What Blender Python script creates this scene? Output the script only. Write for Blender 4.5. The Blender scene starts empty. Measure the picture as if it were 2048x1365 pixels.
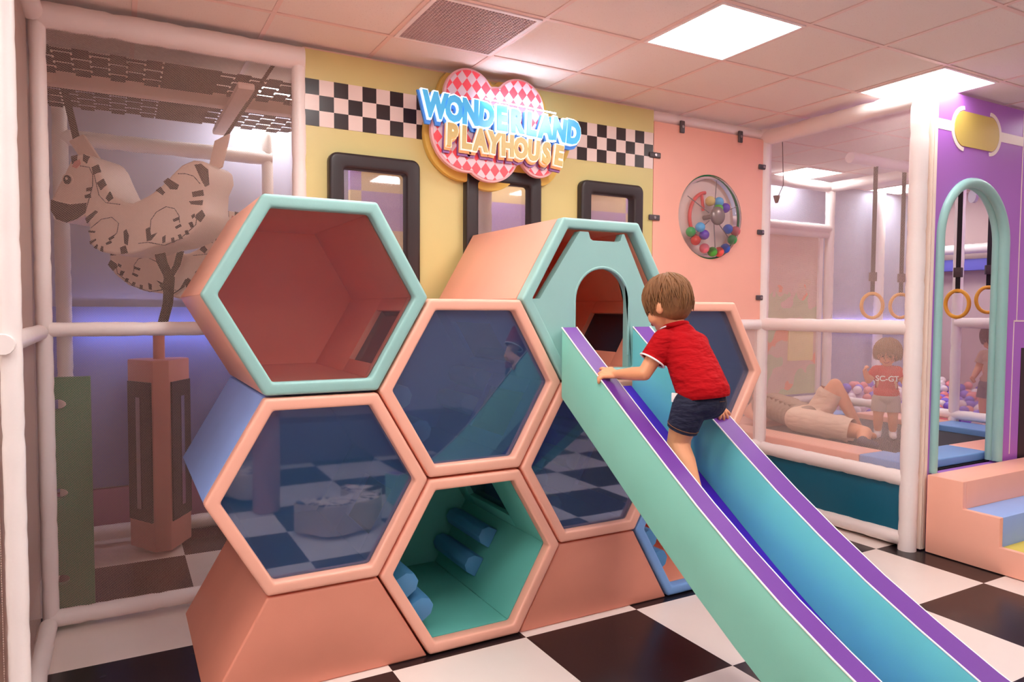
import bpy, bmesh, math, random
from mathutils import Vector, Matrix
PI = math.pi
random.seed(7)
SC = bpy.context.scene
COL = SC.collection

# ------------------------------------------------------------------ camera
def make_camera():
    f, yaw, pitch, roll = 1424.73, 0.505927, -0.045281, 0.005299
    cy, sy, cp, sp = math.cos(yaw), math.sin(yaw), math.cos(pitch), math.sin(pitch)
    fwd = Vector((sy * cp, cy * cp, sp)); right = Vector((cy, -sy, 0)); up = right.cross(fwd)
    r = right * math.cos(roll) + up * math.sin(roll)
    u = -right * math.sin(roll) + up * math.cos(roll)
    cam = bpy.data.cameras.new('camera'); o = bpy.data.objects.new('camera', cam); COL.objects.link(o)
    cam.sensor_width = 36.0; cam.lens = f / 2048 * 36.0; cam.clip_start = 0.05
    m = Matrix((r, u, -fwd)).transposed().to_4x4(); m.translation = (0, 0, 1.6)
    o.matrix_world = m
    SC.camera = o
make_camera()

# ------------------------------------------------------------------ world, exposure
w = bpy.data.worlds.new('world'); SC.world = w; w.use_nodes = True
w.node_tree.nodes['Background'].inputs[0].default_value = (1.0, 0.86, 0.8, 1)
w.node_tree.nodes['Background'].inputs[1].default_value = 0.12
SC.view_settings.view_transform = 'Standard'; SC.view_settings.look = 'None'
SC.view_settings.gamma = 1; SC.view_settings.use_curve_mapping = False
SC.view_settings.exposure = 0.0
LAMP = 19.0                       # radiance of the ceiling light panels
LAMP_COL = (1.0, 0.96, 0.935)
SC.cycles.max_bounces = 10; SC.cycles.diffuse_bounces = 8; SC.cycles.transparent_max_bounces = 16
SC.cycles.glossy_bounces = 4; SC.cycles.sample_clamp_indirect = 6
try:
    SC.cycles.use_denoising = True
except Exception:
    pass

# ------------------------------------------------------------------ materials
def lin(c):
    return tuple(((v / 255) / 12.92 if v / 255 <= .04045 else ((v / 255 + .055) / 1.055) ** 2.4) for v in c)
MATS = {}
def N(nt, t, **kw):
    n = nt.nodes.new(t)
    for k, v in kw.items(): setattr(n, k, v)
    return n
def mth(nt, op, a, b=None, c=None):
    n = N(nt, 'ShaderNodeMath', operation=op)
    for i, v in enumerate((a, b, c)):
        if v is None: continue
        if isinstance(v, (int, float)): n.inputs[i].default_value = v
        else: nt.links.new(v, n.inputs[i])
    return n.outputs[0]
def newmat(name):
    m = bpy.data.materials.new(name); m.use_nodes = True
    nt = m.node_tree; return m, nt, nt.nodes['Principled BSDF'], nt.nodes['Material Output']
def coords(nt, kind='Object'):
    tc = N(nt, 'ShaderNodeTexCoord'); sp = N(nt, 'ShaderNodeSeparateXYZ')
    nt.links.new(tc.outputs[kind], sp.inputs[0]); return tc.outputs[kind], sp.outputs
def ramp2(nt, fac, c0, c1):
    mx = N(nt, 'ShaderNodeMix', data_type='RGBA')
    nt.links.new(fac, mx.inputs[0]) if not isinstance(fac, (int, float)) else None
    if isinstance(fac, (int, float)): mx.inputs[0].default_value = fac
    for k, c in ((6, c0), (7, c1)):
        if isinstance(c, tuple): mx.inputs[k].default_value = (*c[:3], 1)
        else: nt.links.new(c, mx.inputs[k])
    return mx.outputs[2]
def bumpn(nt, bs, height, strength, dist=.002):
    b = N(nt, 'ShaderNodeBump'); b.inputs['Strength'].default_value = strength; b.inputs['Distance'].default_value = dist
    nt.links.new(height, b.inputs['Height']); nt.links.new(b.outputs[0], bs.inputs['Normal'])
def noise(nt, vec, scale, detail=3, rough=.5):
    n = N(nt, 'ShaderNodeTexNoise'); n.inputs['Scale'].default_value = scale
    n.inputs['Detail'].default_value = detail; n.inputs['Roughness'].default_value = rough
    nt.links.new(vec, n.inputs['Vector']); return n.outputs[0]
def mat(name, rgb, rough=.45, bump=.12, bscale=260, var=.05, vscale=6, emit=0, metal=0, spec=.5, sheen=0, stretch=None, fold=0):
    """plain painted / vinyl / cloth surface with fine grain and slight colour variation"""
    if name in MATS: return MATS[name]
    m, nt, bs, out = newmat(name); c = lin(rgb)
    vec, xyz = coords(nt)
    if stretch:
        mp = N(nt, 'ShaderNodeMapping'); mp.inputs['Scale'].default_value = stretch
        nt.links.new(vec, mp.inputs['Vector']); vec = mp.outputs[0]
    n1 = noise(nt, vec, vscale, 3)
    col = ramp2(nt, n1, tuple(v * (1 - var) for v in c), tuple(min(1, v * (1 + var)) for v in c))
    nt.links.new(col, bs.inputs['Base Color'])
    bs.inputs['Roughness'].default_value = rough; bs.inputs['Metallic'].default_value = metal
    bs.inputs['Specular IOR Level'].default_value = spec
    if sheen: bs.inputs['Sheen Weight'].default_value = sheen
    if bump and not fold: bumpn(nt, bs, noise(nt, vec, bscale, 2), bump)
    if fold:                       # cloth: weave grain plus soft slanting folds
        mp = N(nt, 'ShaderNodeMapping'); mp.inputs['Scale'].default_value = (1, 1, 2.6); mp.inputs['Rotation'].default_value = (.5, .5, 0)
        nt.links.new(vec, mp.inputs['Vector'])
        h = mth(nt, 'ADD', mth(nt, 'MULTIPLY', noise(nt, mp.outputs[0], fold, 2), 1.0), mth(nt, 'MULTIPLY', noise(nt, vec, bscale, 2), .02))
        bumpn(nt, bs, h, .55, .03)
    if emit:
        bs.inputs['Emission Color'].default_value = (*c, 1); bs.inputs['Emission Strength'].default_value = emit
    MATS[name] = m; return m
def emitter(name, col, strength):
    m, nt, bs, out = newmat(name); nt.nodes.remove(bs)
    e = N(nt, 'ShaderNodeEmission'); e.inputs[0].default_value = (*col, 1); e.inputs[1].default_value = strength
    nt.links.new(e.outputs[0], out.inputs[0]); return m
def netting(name, rgb, axes, pitch=.009, wd=.2):
    """knotless diamond netting: threads opaque, holes open"""
    m, nt, bs, out = newmat(name); vec, xyz = coords(nt)
    u, v = xyz[axes[0]], xyz[axes[1]]
    s = mth(nt, 'FRACT', mth(nt, 'MULTIPLY', mth(nt, 'ADD', mth(nt, 'MULTIPLY', u, .75), v), 1 / pitch))
    t = mth(nt, 'FRACT', mth(nt, 'MULTIPLY', mth(nt, 'SUBTRACT', mth(nt, 'MULTIPLY', u, .75), v), 1 / pitch))
    fac = mth(nt, 'MAXIMUM', mth(nt, 'LESS_THAN', s, wd), mth(nt, 'LESS_THAN', t, wd))
    bs.inputs['Base Color'].default_value = (*lin(rgb), 1); bs.inputs['Roughness'].default_value = .7
    bumpn(nt, bs, noise(nt, vec, 400), .1)
    tr = N(nt, 'ShaderNodeBsdfTransparent'); mx = N(nt, 'ShaderNodeMixShader')
    nt.links.new(fac, mx.inputs[0]); nt.links.new(tr.outputs[0], mx.inputs[1]); nt.links.new(bs.outputs[0], mx.inputs[2])
    nt.links.new(mx.outputs[0], out.inputs[0]); return m
def vinyl_pane(name, tint, haze, hazefac, refl=.10, ior=1.5):
    """see-through soft vinyl: tinted transmission, a little haze and a wavy gloss"""
    m, nt, bs, out = newmat(name); nt.nodes.remove(bs); vec, xyz = coords(nt)
    tr = N(nt, 'ShaderNodeBsdfTransparent'); tr.inputs[0].default_value = (*tint, 1)
    df = N(nt, 'ShaderNodeBsdfDiffuse'); df.inputs[0].default_value = (*haze, 1)
    gl = N(nt, 'ShaderNodeBsdfGlossy'); gl.inputs['Roughness'].default_value = .03; gl.inputs[0].default_value = (.9, .92, 1, 1)
    b = N(nt, 'ShaderNodeBump'); b.inputs['Strength'].default_value = .12; b.inputs['Distance'].default_value = .008
    nt.links.new(noise(nt, vec, 2.2, 0), b.inputs['Height']); nt.links.new(b.outputs[0], gl.inputs['Normal'])
    a = N(nt, 'ShaderNodeMixShader'); a.inputs[0].default_value = hazefac
    nt.links.new(tr.outputs[0], a.inputs[1]); nt.links.new(df.outputs[0], a.inputs[2])
    fr = N(nt, 'ShaderNodeFresnel'); fr.inputs[0].default_value = ior
    fac = mth(nt, 'ADD', fr.outputs[0], refl); fac = mth(nt, 'MINIMUM', fac, .9)
    c = N(nt, 'ShaderNodeMixShader'); nt.links.new(fac, c.inputs[0])
    nt.links.new(a.outputs[0], c.inputs[1]); nt.links.new(gl.outputs[0], c.inputs[2])
    nt.links.new(c.outputs[0], out.inputs[0]); return m
def checker(name, c0, c1, axes, size, org, rough=.3, bump=.05):
    m, nt, bs, out = newmat(name); vec, xyz = coords(nt)
    def cell(k):
        return mth(nt, 'FLOOR', mth(nt, 'DIVIDE', mth(nt, 'SUBTRACT', xyz[axes[k]], org[k]), size[k]))
    par = mth(nt, 'MODULO', mth(nt, 'ABSOLUTE', mth(nt, 'ADD', cell(0), cell(1))), 2.0)
    col = ramp2(nt, mth(nt, 'GREATER_THAN', par, .5), lin(c0), lin(c1))
    var = noise(nt, vec, 9, 4)
    mx = N(nt, 'ShaderNodeMix', data_type='RGBA', blend_type='MULTIPLY'); mx.inputs[0].default_value = .04
    nt.links.new(col, mx.inputs[6]); nt.links.new(var, mx.inputs[7])
    nt.links.new(mx.outputs[2], bs.inputs['Base Color'])
    nt.links.new(mth(nt, 'ADD', mth(nt, 'MULTIPLY', var, .06), rough - .03), bs.inputs['Roughness'])
    bumpn(nt, bs, noise(nt, vec, 240), bump); return m
def argyle(name, c0, c1, a, b):
    m, nt, bs, out = newmat(name); vec, xyz = coords(nt)
    u = mth(nt, 'DIVIDE', xyz[0], a); v = mth(nt, 'DIVIDE', xyz[2], b)
    s = mth(nt, 'FLOOR', mth(nt, 'ADD', u, v)); t = mth(nt, 'FLOOR', mth(nt, 'SUBTRACT', u, v))
    par = mth(nt, 'MODULO', mth(nt, 'ABSOLUTE', mth(nt, 'ADD', s, t)), 2.0)
    col = ramp2(nt, mth(nt, 'LESS_THAN', par, .5), lin(c1), lin(c0))
    nt.links.new(col, bs.inputs['Base Color']); bs.inputs['Roughness'].default_value = .4
    bumpn(nt, bs, noise(nt, vec, 200), .03); return m

# ------------------------------------------------------------------ mesh builder
class MB:
    def __init__(self): self.bm = bmesh.new()
    def box(self, x0, x1, y0, y1, z0, z1, M=None):
        vs = [self.bm.verts.new((x, y, z)) for x in (x0, x1) for y in (y0, y1) for z in (z0, z1)]
        for f in ((0, 1, 3, 2), (4, 6, 7, 5), (0, 4, 5, 1), (2, 3, 7, 6), (0, 2, 6, 4), (1, 5, 7, 3)):
            self.bm.faces.new([vs[i] for i in f])
        if M is not None:
            for v in vs: v.co = M @ v.co
        return self
    def prism(self, pts, fn0, fn1):
        """closed polygon pts swept between two placements fn0(p), fn1(p) -> 3D"""
        a = [self.bm.verts.new(fn0(p)) for p in pts]; b = [self.bm.verts.new(fn1(p)) for p in pts]
        n = len(pts)
        try:
            self.bm.faces.new(a[::-1]); self.bm.faces.new(b)
        except ValueError: pass
        for i in range(n): self.bm.faces.new((a[i], a[(i + 1) % n], b[(i + 1) % n], b[i]))
        return self
    def polyY(self, pts, y0, y1):   # pts in (x,z), swept along y
        return self.prism(pts, lambda p: (p[0], y0, p[1]), lambda p: (p[0], y1, p[1]))
    def polyX(self, pts, x0, x1):   # pts in (y,z)
        return self.prism(pts, lambda p: (x0, p[0], p[1]), lambda p: (x1, p[0], p[1]))
    def polyZ(self, pts, z0, z1):
        return self.prism(pts, lambda p: (p[0], p[1], z0), lambda p: (p[0], p[1], z1))
    def tube(self, path, r, seg=14, closed=False, cap=True):
        P = [Vector(p) for p in path]; n = len(P); rings = []
        R = r if isinstance(r, (list, tuple)) else [r] * n
        up = None
        for i, p in enumerate(P):
            if closed: d = P[(i + 1) % n] - P[i - 1]
            else: d = P[min(i + 1, n - 1)] - P[max(i - 1, 0)]
            d.normalize()
            if up is None:
                up = Vector((0, 0, 1)) if abs(d.z) < .9 else Vector((0, 1, 0))
            s = d.cross(up)
            if s.length < 1e-4: s = d.cross(Vector((1, 0, 0)))
            s.normalize(); up = s.cross(d).normalized()
            rings.append([self.bm.verts.new(p + (s * math.cos(2 * PI * k / seg) + up * math.sin(2 * PI * k / seg)) * R[i]) for k in range(seg)])
        m = n if closed else n - 1
        for i in range(m):
            a, b = rings[i], rings[(i + 1) % n]
            for k in range(seg): self.bm.faces.new((a[k], a[(k + 1) % seg], b[(k + 1) % seg], b[k]))
        if cap and not closed:
            self.bm.faces.new(rings[0][::-1]); self.bm.faces.new(rings[-1])
        return self
    def strip(self, path, wvec, tvec):
        """flat strap: rectangle section (half vectors wvec, tvec) along a path"""
        W, T = Vector(wvec), Vector(tvec); rings = []
        for p in path:
            p = Vector(p); rings.append([self.bm.verts.new(p + a * W + b * T) for a, b in ((-1, -1), (1, -1), (1, 1), (-1, 1))])
        for a, b in zip(rings, rings[1:]):
            for k in range(4): self.bm.faces.new((a[k], a[(k + 1) % 4], b[(k + 1) % 4], b[k]))
        self.bm.faces.new(rings[0][::-1]); self.bm.faces.new(rings[-1]); return self
    def ball(self, c, r, u=16, v=10, scale=(1, 1, 1), M=None):
        mt = Matrix.Translation(c) @ (M.to_4x4() if M is not None else Matrix()) @ Matrix.Diagonal((*[s * r for s in scale], 1))
        bmesh.ops.create_uvsphere(self.bm, u_segments=u, v_segments=v, radius=1, matrix=mt); return self
    def cyl(self, p0, p1, r0, r1=None, seg=20):
        return self.tube([p0, p1], [r0, r0 if r1 is None else r1], seg)
    def capsule(self, p0, p1, r0, r1, seg=14):
        self.ball(p0, r0, seg, 10); self.ball(p1, r1, seg, 10)
        if (Vector(p1) - Vector(p0)).length > 1e-5: self.cyl(p0, p1, r0, r1, seg)
        return self
    def frame(self, outer, inner, y0, y1):
        """ring between two equal-length outlines in (x,z), thick y0..y1"""
        n = len(outer)
        V = [[self.bm.verts.new((p[0], y, p[1])) for p in L] for y in (y0, y1) for L in (outer, inner)]
        o0, i0, o1, i1 = V
        for k in range(n):
            j = (k + 1) % n
            self.bm.faces.new((o0[k], o0[j], i0[j], i0[k])); self.bm.faces.new((o1[k], i1[k], i1[j], o1[j]))
            self.bm.faces.new((o0[k], o1[k], o1[j], o0[j])); self.bm.faces.new((i0[k], i0[j], i1[j], i1[k]))
        return self
    def build(self, name, m, parent=None, bevel=0, seg=2, angle=40, smooth=True, local=False):
        bm = self.bm
        bmesh.ops.recalc_face_normals(bm, faces=bm.faces)
        if bevel:
            es = [e for e in bm.edges if len(e.link_faces) == 2 and e.calc_face_angle(0) > math.radians(30)]
            bmesh.ops.bevel(bm, geom=es, offset=bevel, segments=seg, profile=.6, affect='EDGES', clamp_overlap=True)
        L = Vector((0, 0, 0)); p = parent
        while p is not None: L = L + p.location; p = p.parent
        if not local:
            for v in bm.verts: v.co -= L
        me = bpy.data.meshes.new(name); bm.to_mesh(me); bm.free()
        if smooth:
            for f in me.polygons: f.use_smooth = True
            me.set_sharp_from_angle(angle=math.radians(angle))
        me.materials.append(m)
        o = bpy.data.objects.new(name, me); COL.objects.link(o)
        if parent is not None: o.parent = parent
        return o
def tag(o, label=None, cat=None, group=None, kind=None):
    if label: o['label'] = label
    if cat: o['category'] = cat
    if group: o['group'] = group
    if kind: o['kind'] = kind
    return o
def thing(name, label, cat, loc=(0, 0, 0), group=None):
    o = bpy.data.objects.new(name, None); COL.objects.link(o); o.location = loc
    o.empty_display_size = .1
    return tag(o, label, cat, group)
def solo(o, label, cat, group=None, kind=None): return tag(o, label, cat, group, kind)
def struct(mb, name, m, bevel=0):
    return tag(mb.build(name, m, None, bevel), kind='structure')
def copy_tree(o, parent=None):
    c = o.copy(); COL.objects.link(c)
    if parent is not None: c.parent = parent
    for ch in list(o.children): copy_tree(ch, c)
    return c
def hexpts(cx, cz, R):
    return [(cx + R * math.cos(k * PI / 3), cz + R * math.sin(k * PI / 3)) for k in range(6)]
def rrect(cx, cz, w, h, r, n=5):
    pts = []
    for (sx, sz, a0) in ((1, 1, 0), (-1, 1, 90), (-1, -1, 180), (1, -1, 270)):
        for k in range(n + 1):
            a = math.radians(a0 + 90 * k / n)
            pts.append((cx + sx * (w / 2 - r) + r * math.cos(a), cz + sz * (h / 2 - r) + r * math.sin(a)))
    return pts
def arc(cx, cz, r, a0, a1, n):
    return [(cx + r * math.cos(math.radians(a0 + (a1 - a0) * k / n)), cz + r * math.sin(math.radians(a0 + (a1 - a0) * k / n))) for k in range(n + 1)]
def remeshed(mb, voxel, iters=4, fac=.5):
    """one continuous skin from overlapping closed shapes"""
    me = bpy.data.meshes.new('tmp'); bmesh.ops.recalc_face_normals(mb.bm, faces=mb.bm.faces); mb.bm.to_mesh(me); mb.bm.free()
    o = bpy.data.objects.new('tmp', me); COL.objects.link(o)
    r = o.modifiers.new('r', 'REMESH'); r.mode = 'VOXEL'; r.voxel_size = voxel
    s = o.modifiers.new('s', 'SMOOTH'); s.factor = fac; s.iterations = iters
    dg = bpy.context.evaluated_depsgraph_get()
    out = bpy.data.meshes.new_from_object(o.evaluated_get(dg))
    bpy.data.objects.remove(o); bpy.data.meshes.remove(me)
    q = MB(); q.bm.from_mesh(out); bpy.data.meshes.remove(out); return q
def cut(q, point, normal, near=None, rad=.2):
    """trim a garment with a plane (only near a spot if given)"""
    P = Vector(point); fs = [f for f in q.bm.faces if near is None or (f.calc_center_median() - Vector(near)).length < rad]
    g = list(fs) + list({v for f in fs for v in f.verts}) + list({e for f in fs for e in f.edges})
    bmesh.ops.bisect_plane(q.bm, geom=g, plane_co=P, plane_no=Vector(normal).normalized(), clear_outer=True); return q
# ------------------------------------------------------------------ palette
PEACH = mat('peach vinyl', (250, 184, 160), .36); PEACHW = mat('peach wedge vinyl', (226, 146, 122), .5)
CORAL = mat('coral vinyl lining', (255, 172, 144), .42)
TEAL = mat('pale teal vinyl', (154, 202, 196), .42); MINT = mat('mint vinyl', (140, 214, 194), .45)
AQUA = mat('aqua vinyl', (120, 220, 222), .5); TEALIN = mat('teal lining vinyl', (104, 190, 178), .5)
BLUE = mat('cornflower vinyl', (140, 172, 238), .45); SKY = mat('sky blue vinyl', (120, 168, 226), .45)
NAVYIN = mat('deep blue lining vinyl', (120, 152, 216), .5); LOGMINT = mat('mint peg vinyl', (186, 226, 208), .5)
LOGBLUE = mat('blue peg vinyl', (84, 146, 196), .5)
PURP = mat('purple vinyl', (106, 46, 148), .4); DPURP = mat('deep violet vinyl', (84, 26, 204), .36)
WHITE = mat('white padded pipe', (244, 234, 230), .35, bump=.2, bscale=60, var=.03)
BEIGE = mat('beige padded beam', (222, 192, 178), .5, var=.04)
BLACKV = mat('black padded vinyl', (44, 34, 36), .4); STRAP = mat('black webbing strap', (28, 18, 20), .8, bump=.4, bscale=500)
PIPING = mat('white piping', (246, 240, 238), .4)
CLAMP = mat('grey clamp plastic', (84, 76, 80), .35)
DARKM = mat('dark gap', (40, 26, 24), .8)

S = 0.6798; FX, FY = 1.03497, 2.93856; CH = 3.0756; GX, GY, G = .7106, 3.1459, .61
# ------------------------------------------------------------------ floor, ceiling, walls
XL, XR, YB, YF = -4.5, 9.3, 5.62, -1.75
fl = checker('checkered vinyl floor', (30, 22, 26), (236, 222, 214), (0, 1), (S, S), (FX, FY), .26)
struct(MB().box(XL - .1, XR + .1, YF - .1, YB + .1, -.1, 0), 'floor', fl)
def ceilmat():
    m, nt, bs, out = newmat('mineral fibre ceiling tile'); vec, xyz = coords(nt)
    n1 = noise(nt, vec, 130, 2, .6); n2 = noise(nt, vec, 2.2, 2)
    spk = mth(nt, 'LESS_THAN', n1, .34)
    c = ramp2(nt, spk, lin((240, 230, 222)), lin((218, 198, 188)))
    c2 = ramp2(nt, n2, c, lin((236, 224, 216)))
    nt.links.new(c2, bs.inputs['Base Color']); bs.inputs['Roughness'].default_value = .9
    bumpn(nt, bs, n1, .3); return m
LIGHTS = [(c, r) for r in (-5, -1, 3) for c in (-6, -3, 0, 3, 6, 9, 12) if c >= 0 or r < 3] + [(c, -3) for c in (-6, -3, 0, 3)]  # last row, between the repeating ones, is added as unseen front fill
def ctile(c, r): return GX + c * G, GY + r * G
ce = struct(MB().box(XL - .1, XR + .1, YF - .1, YB + .1, CH, CH + .1), 'ceiling', ceilmat())
g = MB()
k0, k1 = -8, 14
for k in range(k0, k1 + 1): g.box(GX + k * G - .012, GX + k * G + .012, YF, YB, CH - .005, CH - .0005)
for r in range(-8, 5): g.box(XL, XR, GY + r * G - .012, GY + r * G + .012, CH - .0055, CH - .0005)
g.build('ceiling_grid', mat('painted ceiling grid', (238, 210, 200), .4), ce, smooth=False)
WALLT = mat('warm grey wall', (212, 188, 176), .8, bump=.4, bscale=120, var=.05, vscale=2)
struct(MB().box(-.52, -.42, 3.3, YB, 0, CH), 'wall_left', WALLT)
struct(MB().box(XL, -.52, 3.3, 3.4, 0, CH), 'wall_corner', WALLT)
struct(MB().box(XL - .1, XL, YF - .1, 3.4, 0, CH), 'wall_west', WALLT)
struct(MB().box(-.52, XR + .1, YB, YB + .1, 0, CH), 'wall_back', mat('grey blue wall', (172, 174, 196), .8, var=.04))
struct(MB().box(XR, XR + .1, YF - .1, YB + .1, 0, CH), 'wall_right', mat('dusty mauve wall', (206, 180, 178), .8))
struct(MB().box(XL - .1, XR + .1, YF - .1, YF, 0, CH), 'wall_front', mat('plain mauve wall', (196, 178, 190), .8))

# ------------------------------------------------------------------ ceiling lights and vent
EM = emitter('lit diffuser', LAMP_COL, LAMP)
LFR = mat('light trim', (245, 235, 232), .4)
where = {(3, -1): 'square ceiling light panel in front of the checkered sign wall, whole in view',
         (6, -1): 'square ceiling light panel cut off by the top of the purple wall',
         (0, 3): 'square ceiling light panel glowing through the lattice above the zebra swing',
         (9, 3): 'square ceiling light panel seen through the net of the trampoline room'}
for c, r in LIGHTS:
    x, y = ctile(c, r)
    if x < XL or x + G > XR: continue
    seen = (c, r) in where
    t = thing('ceiling_light', where.get((c, r), 'unseen square ceiling light panel lighting the play hall from out of frame'), 'light', (x + G / 2, y + G / 2, CH - .01),
              None if seen else 'ceiling lights out of view')
    f = MB(); a = .012; b = .028
    for (x0, x1, y0, y1) in ((x + a, x + G - a, y + a, y + b), (x + a, x + G - a, y + G - b, y + G - a), (x + a, x + b, y + b, y + G - b), (x + G - b, x + G - a, y + b, y + G - b)):
        f.box(x0, x1, y0, y1, CH - .012, CH - .001)
    f.build('frame', LFR, t)
    MB().box(x + b, x + G - b, y + b, y + G - b, CH - .008, CH - .001).build('diffuser', EM, t, smooth=False)
x, y = ctile(1, 0)
t = thing('ceiling_vent', 'square white egg-crate air vent in the ceiling left of the bright light panel', 'vent', (x + G / 2, y + G / 2, CH - .01))
f = MB(); a, b = .012, .034
for (x0, x1, y0, y1) in ((x + a, x + G - a, y + a, y + b), (x + a, x + G - a, y + G - b, y + G - a), (x + a, x + b, y + b, y + G - b), (x + G - b, x + G - a, y + b, y + G - b)):
    f.box(x0, x1, y0, y1, CH - .012, CH - .001)
f.build('frame', LFR, t)
MB().box(x + b, x + G - b, y + b, y + G - b, CH - .003, CH - .001).build('backing', mat('dark duct', (96, 74, 76), .8), t)
gr = MB(); n = 30; L = G - 2 * b
for k in range(1, n):
    gr.box(x + b + L * k / n - .0022, x + b + L * k / n + .0022, y + b, y + G - b, CH - .012, CH - .003)
    gr.box(x + b, x + G - b, y + b + L * k / n - .0022, y + b + L * k / n + .0022, CH - .012, CH - .003)
gr.build('grille', mat('white grille', (226, 200, 198), .5), t, smooth=False)

# ------------------------------------------------------------------ padded pipe frames
def ppipe(mb, p0, p1, r, seed=0, wob=.05, band=.32):
    rng = random.Random(seed); P0, P1 = Vector(p0), Vector(p1); Ln = (P1 - P0).length
    n = max(4, int(Ln / .04)); path, R = [], []
    ph = rng.random() * band
    for i in range(n + 1):
        s = i / n; d = s * Ln
        nearband = abs(((d + ph) % band) - band / 2)
        rr = r * (1 + rng.uniform(-wob, wob) * .6 - (.07 if nearband < .025 else 0))
        path.append(P0.lerp(P1, s)); R.append(rr)
    mb.tube(path, R, 14); return mb
def pipe_frame(name, label, cat, loc, posts, rails, nets, group=None):
    t = thing(name, label, cat, loc, group)
    for i, (p0, p1, r) in enumerate(posts): ppipe(MB(), p0, p1, r, i).build('post', WHITE, t, angle=60)
    for i, (p0, p1, r) in enumerate(rails): ppipe(MB(), p0, p1, r, 50 + i).build('rail', WHITE, t, angle=60)
    for (mb, m) in nets: mb.build('net', m, t, smooth=False)
    return t
NETL = netting('beige play netting', (214, 184, 170), (0, 2), .0085, .10)
NETS = netting('beige side netting', (206, 180, 168), (1, 2), .0085, .3)
NETR = netting('white play netting', (236, 214, 206), (1, 2), .010, .10)
YW = 4.1
pipe_frame('net_frame', 'white padded pipe frame with beige net in front of the zebra swing', 'net frame', (-.31, YW, 0),
    [((-.31, YW, .03), (-.31, YW, 3.03), .036), ((.905, YW, .05), (.905, YW, 3.03), .04)],
    [((-.31, YW, 2.985), (.93, YW, 2.985), .062), ((-.29, YW, 1.487), (.93, YW, 1.487), .036), ((-.31, YW, .062), (.93, YW, .062), .042)],
    [(MB().box(-.29, .9, YW - .001, YW + .001, .08, 1.46), NETL), (MB().box(-.29, .9, YW - .001, YW + .001, 1.5, 2.95), NETL)])
pipe_frame('side_frame', 'white padded pipe frame along the left wall at the picture edge', 'net frame', (-.31, 2.85, 0),
    [((-.31, 2.87, .0), (-.305, 2.83, 3.03), .032)],
    [((-.325, 2.8, 1.475), (-.325, YW - .05, 1.475), .036), ((-.32, 2.8, .045), (-.32, YW - .05, .045), .04), ((-.33, 2.8, 2.985), (-.33, YW - .05, 2.985), .05)],
    [(MB().box(-.352, -.350, 2.85, YW - .03, .06, 2.95), NETS)])

# ------------------------------------------------------------------ inside the net booth (left)
pipe_frame('back_frame', 'padded pipe frame at the back of the zebra swing booth', 'net frame', (-.3, 5.42, 0),
    [((-.3, 5.42, 0), (-.3, 5.42, 2.95), .045), ((.97, 5.42, 0), (.97, 5.42, 2.95), .04)],
    [((-.3, 5.42, 2.68), (1.0, 5.42, 2.68), .05), ((-.3, 5.42, .09), (1.0, 5.42, .09), .05), ((-.3, 5.42, 1.45), (.97, 5.42, 1.45), .035)], [])
solo(MB().box(-.41, 1.5, 5.575, 5.615, .36, 1.6).build('wall_pad', mat('slate blue wall pad', (132, 146, 206), .6), None, .01), 'slate blue wall padding behind the pink three-sided block', 'wall pad')
solo(MB().box(-.41, 1.5, 5.575, 5.615, .02, .35).build('wall_pad', mat('mauve wall pad', (176, 120, 158), .6), None, .01), 'mauve wall padding low at the back of the zebra swing booth', 'wall pad')
tb = thing('overhead_beam', 'beige padded crossing beams under the lattice above the zebra swing', 'beam', (.3, 4.8, 2.86))
MB().box(-.36, 1.2, 4.76, 4.85, 2.84, 2.94).build('beam', BEIGE, tb, .012)
MB().box(.6, .69, 4.2, 5.4, 2.8, 2.84).build('beam', BEIGE, tb, .012)
def lattice(y0, y1, z, nrow, label, phase):
    t = thing('webbing_canopy', label, 'webbing', (.3, (y0 + y1) / 2, z))
    m = MB(); h = (y1 - y0) / nrow
    for r in range(nrow):
        yy = y0 + (r + .5) * h
        m.box(-.36, 1.1, yy - h * .2, yy + h * .2, z, z + .004)
    m.build('webbing', STRAP, t, smooth=False)
    m = MB(); k = 0; x = -.35
    while x < 1.08:
        for r in range(nrow):
            if (k + r + phase) % 2 == 0 or .2 < x < .48:
                yy = y0 + (r + .5) * h
                m.box(x, x + .075, yy - h * .62, yy + h * .62, z - .004, z - .0005)
        x += .07 if .2 < x < .48 else .085; k += 1
    m.build('crossing', STRAP, t, smooth=False)
lattice(4.28, 4.74, 2.9, 5, 'black woven webbing lattice nearest the net front above the zebra swing', 0)
lattice(4.88, 5.36, 2.86, 6, 'black woven webbing lattice behind the beige beam above the zebra swing', 1)
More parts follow.
